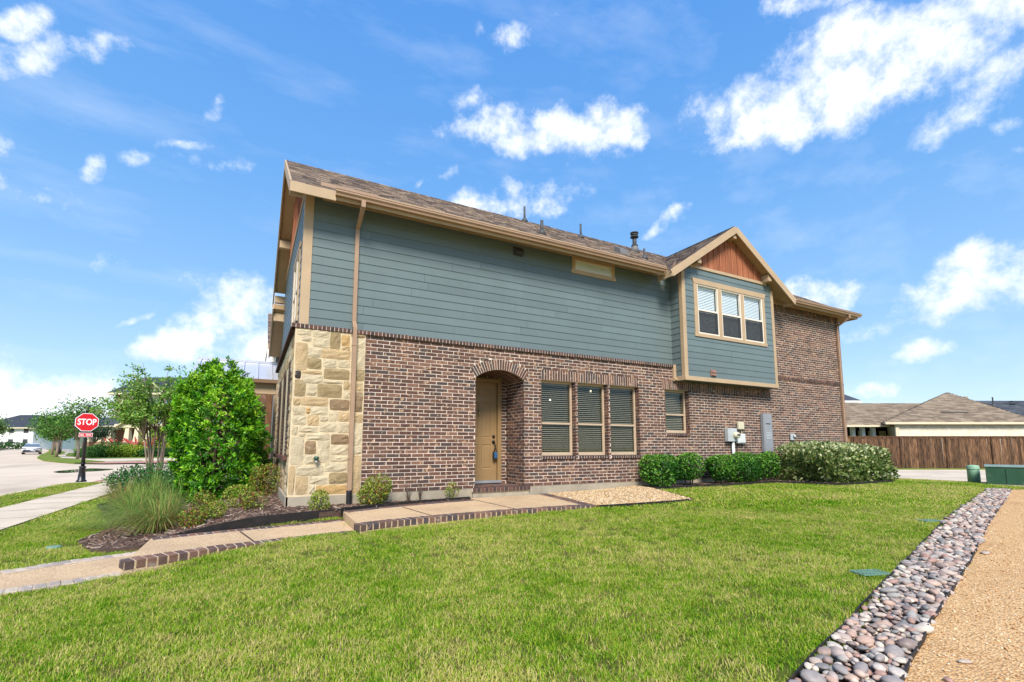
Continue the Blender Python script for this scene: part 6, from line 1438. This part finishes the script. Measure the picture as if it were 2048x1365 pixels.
def roof_poly(name, pts, mat, parent, expo=.18, th=.12, tabs=(.25, .6)):
    """pts: eave left, eave right, top right, top left (planar) -> deck + shingle tabs"""
    P = [Vector(p) for p in pts]; slab(name, [tuple(p) for p in P], th, [M[mat], M['soffit']], parent)
    A = (P[1]-P[0]).normalized(); n = (P[1]-P[0]).cross(P[-1]-P[0]).normalized(); B = n.cross(A).normalized()
    if B.z < 0: B = -B
    q = [((p-P[0]).dot(A), (p-P[0]).dot(B)) for p in P]; H = max(s for _, s in q)
    def rg(s):
        xs = []
        for i in range(len(q)):
            (a0, s0), (a1, s1) = q[i], q[(i+1) % len(q)]
            if (s0 <= s < s1) or (s1 <= s < s0): xs.append(a0+(a1-a0)*(s-s0)/(s1-s0))
        return [(min(xs), max(xs))] if len(xs) > 1 else []
    shingles('shingles', P[0], A, B, int(H/expo), rg, mat, parent, expo, *tabs)
def right_house():
    e = thing('neighbour_house', LF(28, 32, .2), 'single storey tan brick house with brown hip roof behind the fence', 'house')
    ze = 2.84; d0 = 28.9
    roof_poly('roof', [LF(15, d0+.1, 2.70), LF(29, d0+.1, 2.70), LF(29, 34, 4.44), LF(15, 34, 4.44)], 'shingle_tan', e)
    ap = LF(31.1, 34.3, 5.25); c0, c1, c2, c3 = LF(21.8, 28.3, ze), LF(31.0, 28.3, ze), LF(37.5, 39.0, ze), LF(28.3, 39.0, ze)
    roof_poly('roof', [c0, c1, ap], 'shingle_tan', e); roof_poly('roof', [c3, c0, ap], 'shingle_tan', e); roof_poly('roof', [c1, c2, ap], 'shingle_tan', e)
    MB().beam(LF(21.8, 28.25, ze-.09), LF(31.0, 28.25, ze-.09), .1, .13).build('gutter', M['cream'], e); MB().beam(LF(17, d0+.02, 2.62), LF(22.5, d0+.02, 2.62), .1, .12).build('gutter', M['cream'], e)
    def wallbox(a0, a1, d, d1, z0, z1, name, mat): MB().prism([LF(a0, d, z0), LF(a1, d, z0), LF(a1, d1, z0), LF(a0, d1, z0)], (0, 0, z1-z0)).build(name, M[mat], e)
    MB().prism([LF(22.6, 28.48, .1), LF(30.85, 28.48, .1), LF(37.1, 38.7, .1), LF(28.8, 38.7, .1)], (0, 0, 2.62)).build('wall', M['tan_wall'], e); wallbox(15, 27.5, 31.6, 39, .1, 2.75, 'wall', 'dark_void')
    for a in (20.72, 21.32, 21.96): wallbox(a, a+.2, 29.5, 29.7, .1, 2.62, 'porch_post', 'white_wall')
    for a in (22.55, 23.2, 23.9): wallbox(a, a+.42, 31.5, 31.56, 1.0, 2.4, 'window', 'cream')
    wallbox(22.5, 22.7, 28.38, 28.47, .1, 2.7, 'downspout', 'cream'); MB().beam(LF(26.6, 29.9, 3.50), LF(28.2, 29.9, 3.50), .2, .05).build('roof_vent', M['vent_dark'], e)
    wallbox(32.4, 33.1, 34.9, 35.3, 4.4, 5.0, 'chimney_cap', 'shingle_tan')
right_house()
def far_white():
    e = thing('white_house', LF(44, 62, .2), 'white house gable with dark roof rising beyond the brick end wall', 'house')
    MB().prism([LF(36, 62, 0), LF(43.2, 62, 0), LF(43.2, 70, 0), LF(36, 70, 0)], (0, 0, 6.9)).build('wall', M['white_wall'], e)
    slab('roof', [LF(35, 61, 7.2), LF(44.4, 61, 7.2), LF(42, 66, 9.9), LF(35, 66, 9.9)], .25, [M['shingle_dark'], M['white_wall']], e); slab('roof', [LF(44.4, 61, 7.2), LF(44.4, 71, 7.2), LF(42, 66, 9.9)], .25, [M['shingle_dark'], M['white_wall']], e)
    for a in (40.2, 41.1, 42.0, 42.8): MB().prism([LF(a, 61.9, 5.6), LF(a+.5, 61.9, 5.6), LF(a+.5, 61.9, 6.7), LF(a, 61.9, 6.7)], tuple(-FH*.03)).build('window', M['screen'], e)
    e = thing('dark_roof_house', LF(58, 56, .2), 'house with charcoal shingle roof seen behind the tan house at the right edge', 'house')
    roof_poly('roof', [LF(48, 52, 4.2), LF(72, 52, 4.2), LF(70, 56.5, 6.75), LF(50, 56.5, 6.75)], 'shingle_dark', e, .25, .2, (.4, .9)); MB().prism([LF(48.5, 52.5, 0), LF(71, 52.5, 0), LF(71, 60, 0), LF(48.5, 60, 0)], (0, 0, 4.15)).build('wall', M['cream'], e)
    MB().tube([LF(55.2, 55.2, 5.9), LF(55.2, 55.2, 7.05)], .07, 8).build('vent_pipe', M['vent_dark'], e); MB().tube([LF(55.2, 55.2, 5.8), LF(55.2, 55.2, 6.2)], [.3, .1], 8).build('flashing', M['vent_dark'], e)
    for a, z in ((57.8, 6.2), (58.2, 5.5)): MB().beam(LF(a-.4, 55.3, z+.35), LF(a+.4, 55.3, z+.35), .4, .12).build('roof_vent', M['vent_dark'], e)
far_white()
# ================================================================== left: house across the street, car, distant houses
def porch_house():
    z0 = .5; e = thing('porch_house', LF(-46, 62, z0), 'two storey house across the street with gabled porch and tapered cream columns', 'house')
    def bx(a0, a1, d0, d1, za, zb, name, mat): return MB().prism([LF(a0, d0, za), LF(a1, d0, za), LF(a1, d1, za), LF(a0, d1, za)], (0, 0, zb-za)).build(name, M[mat], e)
    bx(-53.8, -34, 64, 75, z0, 4.2, 'wall', 'far_brick'); bx(-53.6, -50.9, 65.2, 74, 4.2, 9.1, 'wall', 'far_brick'); bx(-50.9, -36, 65.4, 74, 4.2, 8.4, 'wall', 'blue_siding')
    for a, w, zz in ((-49.8, .9, 5.3), (-47.5, .9, 5.3)):
        bx(a-.12, a+w+.12, 65.3, 65.38, zz-.12, zz+1.7, 'window_casing', 'white_wall'); bx(a, a+w, 65.22, 65.3, zz, zz+1.5, 'window', 'screen')
    bx(-52.9, -52.6, 65.05, 65.2, 4.2, 8.8, 'downspout', 'cream'); bx(-51.1, -50.8, 65.05, 65.2, 4.2, 8.6, 'corner_board', 'cream')
    slab('main_roof', [LF(-54.4, 64.4, 8.6), LF(-35, 64.4, 8.6), LF(-38, 69.5, 11.4), LF(-53.4, 69.5, 11.4)], .25, [M['shingle_dark'], M['cream']], e); slab('main_roof', [LF(-54.4, 74.6, 8.6), LF(-54.4, 64.4, 8.6), LF(-53.4, 69.5, 11.4)], .25, [M['shingle_dark'], M['cream']], e)
    # front gable of the upper storey
    gx, gz = -48.3, 10.1
    for s in (-1, 1): slab('gable_roof', [LF(gx+s*2.9, 64.2, 7.7), LF(gx, 64.2, gz), LF(gx, 68, gz), LF(gx+s*2.9, 68, 7.7)], .2, [M['shingle_dark'], M['cream']], e)
    MB().prism([LF(gx-2.4, 65.0, 8.0), LF(gx+2.4, 65.0, 8.0), LF(gx, 65.0, 9.9)], tuple(FH*.2)).build('gable_wall', M['cream'], e)
    # porch
    bx(-54.2, -50.0, 60.6, 64, z0, 1.3, 'porch_wall', 'cream'); bx(-54, -41, 61, 64, z0, .95, 'porch_floor', 'concrete')
    bx(-49.6, -43.2, 60.3, 60.9, 3.75, 4.2, 'beam', 'cream'); bx(-53.6, -49.6, 60.9, 61.4, 3.55, 4.0, 'beam', 'cream'); bx(-43.2, -38, 60.9, 61.4, 3.55, 4.0, 'beam', 'cream')
    for a in (-48.0, -46.8, -45.5, -51.8, -50.6, -53.3):
        d = 60.6 if a > -49 else 61.1; zt = 3.75 if a > -49 else 3.55; t = MB(); lo, hi = .34, .22
        b = [LF(a-lo, d-lo, 2.0), LF(a+lo, d-lo, 2.0), LF(a+lo, d+lo, 2.0), LF(a-lo, d+lo, 2.0)]; u = [LF(a-hi, d-hi, zt), LF(a+hi, d-hi, zt), LF(a+hi, d+hi, zt), LF(a-hi, d+hi, zt)]
        t.v = b+u; t.f = [(0, 1, 5, 4), (1, 2, 6, 5), (2, 3, 7, 6), (3, 0, 4, 7), (4, 5, 6, 7)]; t.m = [0]*5; t.build('column', M['cream'], e); bx(a-.42, a+.42, d-.42, d+.42, z0, 2.0, 'pedestal', 'far_brick')
    pgx, pgz = -47.1, 5.25
    for s in (-1, 1): slab('porch_roof', [LF(pgx+s*2.1, 59.9, 3.95), LF(pgx, 59.9, pgz), LF(pgx, 64, pgz), LF(pgx+s*2.1, 64, 3.95)], .16, [M['metal_roof'], M['cream']], e)
    MB().prism([LF(pgx-1.5, 60.4, 4.2), LF(pgx+1.5, 60.4, 4.2), LF(pgx, 60.4, 5.05)], tuple(FH*.1)).build('porch_gable', M['post_wood'], e)
    for i in range(7): a = pgx-1.2+i*.4; MB().beam(LF(a, 60.38, 4.2), LF(a, 60.38, 5.05-abs(a-pgx)*.62), .08, .05, (0, 1, 0)).build('batten', M['cream'], e)
    slab('porch_roof', [LF(-45.2, 60.4, 4.02), LF(-37, 60.4, 4.02), LF(-37, 64.5, 5.4), LF(-46.2, 64.5, 5.4)], .14, [M['metal_roof'], M['cream']], e); slab('porch_roof', [LF(-54.6, 60.5, 4.0), LF(-48.8, 60.5, 4.0), LF(-48.8, 64.5, 5.3), LF(-54.6, 64.5, 5.3)], .14, [M['shingle_dark'], M['cream']], e)
    bx(-50.2, -49.2, 63.9, 63.98, 1.0, 3.3, 'door', 'dark_void'); bx(-47.8, -46.2, 63.9, 63.98, 1.4, 3.3, 'window', 'dark_void')
porch_house()
def car():
    # parked sedan seen from behind; local frame: x right, y forward
    x0, y0 = -25.5, 87.0; z0 = far_h(x0, y0)-.1; e = thing('parked_car', (x0, y0, z0), 'white sedan parked at the kerb of the far street, seen from behind', 'car'); D2 = Vector((-.247, .969, 0)).normalized(); r = Vector((D2.y, -D2.x, 0))
    p = lambda a, b, c: tuple(Vector((x0, y0, z0))+r*a+D2*b+Vector((0, 0, c)))
    secs = [(0, .35, .66, .40, .80), (.08, .28, .86, .90, .90), (.6, .26, 1.0, .93, .93), (1.1, .24, 1.04, .94, .94), (3.2, .24, 1.0, .94, .94), (4.2, .26, .86, .92, .9), (4.75, .32, .62, .7, .72)]
    t = MB(); rings = []
    for b, zb, zt, wb, wt in secs:
        k = len(t.v); rings.append(k)
        for a, c in ((-wb*.92, zb), (-wb, zb+.15), (-wt, zt-.2), (-wt*.93, zt), (wt*.93, zt), (wt, zt-.2), (wb, zb+.15), (wb*.92, zb)): t.v.append(p(a, b, c))
    for i in range(len(rings)-1):
        for j in range(8): t.f.append((rings[i]+j, rings[i]+(j+1) % 8, rings[i+1]+(j+1) % 8, rings[i+1]+j)); t.m.append(0)
    t.f += [tuple(rings[0]+j for j in range(8)), tuple(rings[-1]+j for j in range(8))]; t.m += [0, 0]; t.build('body', M['car_white'], e, True)
    t = MB(); cab = [(.55, 1.0, .80), (1.15, 1.38, .66), (2.0, 1.46, .64), (2.6, 1.42, .64), (3.5, 1.0, .78)]; rg = []
    for b, z, w in cab: rg.append(len(t.v)); t.v += [p(-w-.04, b, .96), p(-w, b, z), p(w, b, z), p(w+.04, b, .96)]
    for i in range(len(rg)-1):
        for j in range(3): t.f.append((rg[i]+j, rg[i]+j+1, rg[i+1]+j+1, rg[i+1]+j)); t.m.append(1 if (j != 1 or i in (0, 3)) else 0)
    t.build('cabin', [M['car_white'], M['car_glass']], e)
    for a in (-.80, .80):
        for b in (.95, 3.75):
            w = empty('wheel', p(a, b, .33), e); t = MB(); t.tube([p(a-.11, b, .33), p(a+.11, b, .33)], .33, 18); t.build('tyre', M['tyre'], w); t = MB(); t.tube([p(a-.115, b, .33), p(a+.115, b, .33)], .21, 14); t.build('rim', M['chrome'], w)
    for a in (-.68, .68): MB().prism([p(a-.2, .02, .74), p(a+.2, .02, .74), p(a+.2, .02, .84), p(a-.2, .02, .84)], tuple(D2*.05)).build('tail_lamp', M['tail_lamp'], e)
    MB().prism([p(-.85, .015, .75), p(.85, .015, .75), p(.85, .015, .79), p(-.85, .015, .79)], tuple(D2*.05)).build('trim_strip', M['vent_dark'], e)
    MB().prism([p(-.16, -.005, .58), p(.16, -.005, .58), p(.16, -.005, .68), p(-.16, -.005, .68)], tuple(D2*.03)).build('number_plate', M['white_sign'], e); MB().prism([p(-.82, .0, .30), p(.82, .0, .30), p(.82, .0, .43), p(-.82, .0, .43)], tuple(D2*.1)).build('bumper', M['tyre'], e)
car()
def far_house(a, d, w, h, rh, wallm, roofm, lab, dd=12):
    e = thing('far_house', LF(a, d, far_h(*LF(a, d, 0)[:2])), lab, 'house', 'distant houses along the far street'); z = .7
    MB().prism([LF(a-w/2, d, 0), LF(a+w/2, d, 0), LF(a+w/2, d+dd, 0), LF(a-w/2, d+dd, 0)], (0, 0, z+h)).build('wall', M[wallm], e); o = .8; zt = z+h
    A, B, C_, D_ = LF(a-w/2-o, d-o, zt), LF(a+w/2+o, d-o, zt), LF(a+w/2+o, d+dd+o, zt), LF(a-w/2-o, d+dd+o, zt); r1, r2 = LF(a-w/6, d+dd/2, zt+rh), LF(a+w/6, d+dd/2, zt+rh)
    slab('roof', [A, B, r2, r1], .3, [M[roofm], M['cream']], e); slab('roof', [B, C_, r2], .3, [M[roofm], M['cream']], e); slab('roof', [D_, A, r1], .3, [M[roofm], M['cream']], e)
    n = max(2, int(w/3.5))
    for i in range(n):
        for zz in ((1.2, 4.2) if h > 5 else (1.2,)): q = a-w/2+w*(i+.5)/n; MB().prism([LF(q-.6, d, z+zz), LF(q+.6, d, z+zz), LF(q+.6, d, z+zz+1.4), LF(q-.6, d, z+zz+1.4)], tuple(-FH*.06)).build('window', M['screen'], e)
far_house(-130, 124, 15, 5.6, 3.6, 'white_wall', 'shingle_dark', 'white two storey house with grey hip roof at the left edge')
far_house(-150, 158, 14, 5, 3, 'cream', 'shingle_tan', 'cream house behind the pale tree left of the parked car')
far_house(-166, 186, 16, 5, 3.2, 'tan_wall', 'shingle_tan', 'tan house at the end of the far street')
far_house(-153, 190, 14, 5.5, 3.2, 'far_brick', 'shingle', 'brick house closing the far street behind the tree row')
shrub('far_shrub', 'dark clipped hedge in front of the white house at the left edge', 'shrub', (*LF(-128, 120, 0)[:2], .7), 6, 1.2, 1.5, 1500, (.5, .3), [G(60,96,48), G(74,110,56)], None, 'shrubs across the street', 4, 0, 150, 'leaf_dull', stems=2)
for i, (x, y) in enumerate(((-21.9, 84.0), (-29.0, 110))):
    e = thing('street_lamp', (x, y, far_h(x, y)), ('black street lamp post among the far street trees', 'smaller black lamp post farther down the tree row')[i], 'street lamp'); z = far_h(x, y)
    t = MB(); t.tube([(x, y, z+q) for q in (0, .5, .7, 3.4)], [.2, .16, .09, .07], 10); t.build('post', M['black_paint'], e, True); t = MB(); t.tube([(x, y, z+q) for q in (3.4, 3.5, 3.9, 4.05, 4.1)], [.1, .22, .26, .12, .02], 10); t.build('lantern', M['black_paint'], e, True)
# ---- lawn drains and valve cover
def drain(x, y, rz, lab):
    z = lawn_h(x, y)+.012; e = thing('drain_grate', (x, y, z), lab, 'drain', 'green drain grates in the lawn'); r = Vector((math.cos(rz), math.sin(rz), 0)); f = Vector((-r.y, r.x, 0)); c = Vector((x, y, z))
    for i in range(9): a = -.15+i*.0375; MB().beam(c+r*a-f*.08, c+r*a+f*.08, .012, .014).build('bar', M['teal_plastic'], e)
    for b in (-.08, -.027, .027, .08): MB().beam(c+r*-.155+f*b+Vector((0, 0, .002)), c+r*.155+f*b+Vector((0, 0, .002)), .012, .014).build('bar', M['teal_plastic'], e)
    q = [c+r*a+f*b+Vector((0, 0, -.02)) for a, b in ((-.16, -.085), (.16, -.085), (.16, .085), (-.16, .085))]; MB().poly([tuple(k) for k in q]).build('sump', M['dark_void'], e)
drain(5.40, 2.64, R(-20), 'green plastic drain grate in the lawn beside the river stones'); drain(9.2, 3.62, R(-20), 'second drain grate farther up the lawn edge')
x, y = -2.29, 8.97; z = lawn_h(x, y)+.03; t = MB(); t.tube([(x, y, z-.06), (x, y, z-.005), (x, y, z)], [.085, .085, .06], 18); tag(t.build('valve_cover', M['teal_plastic'], None, True), 'round pale green irrigation valve cover in the lawn by the mulch', 'valve cover')
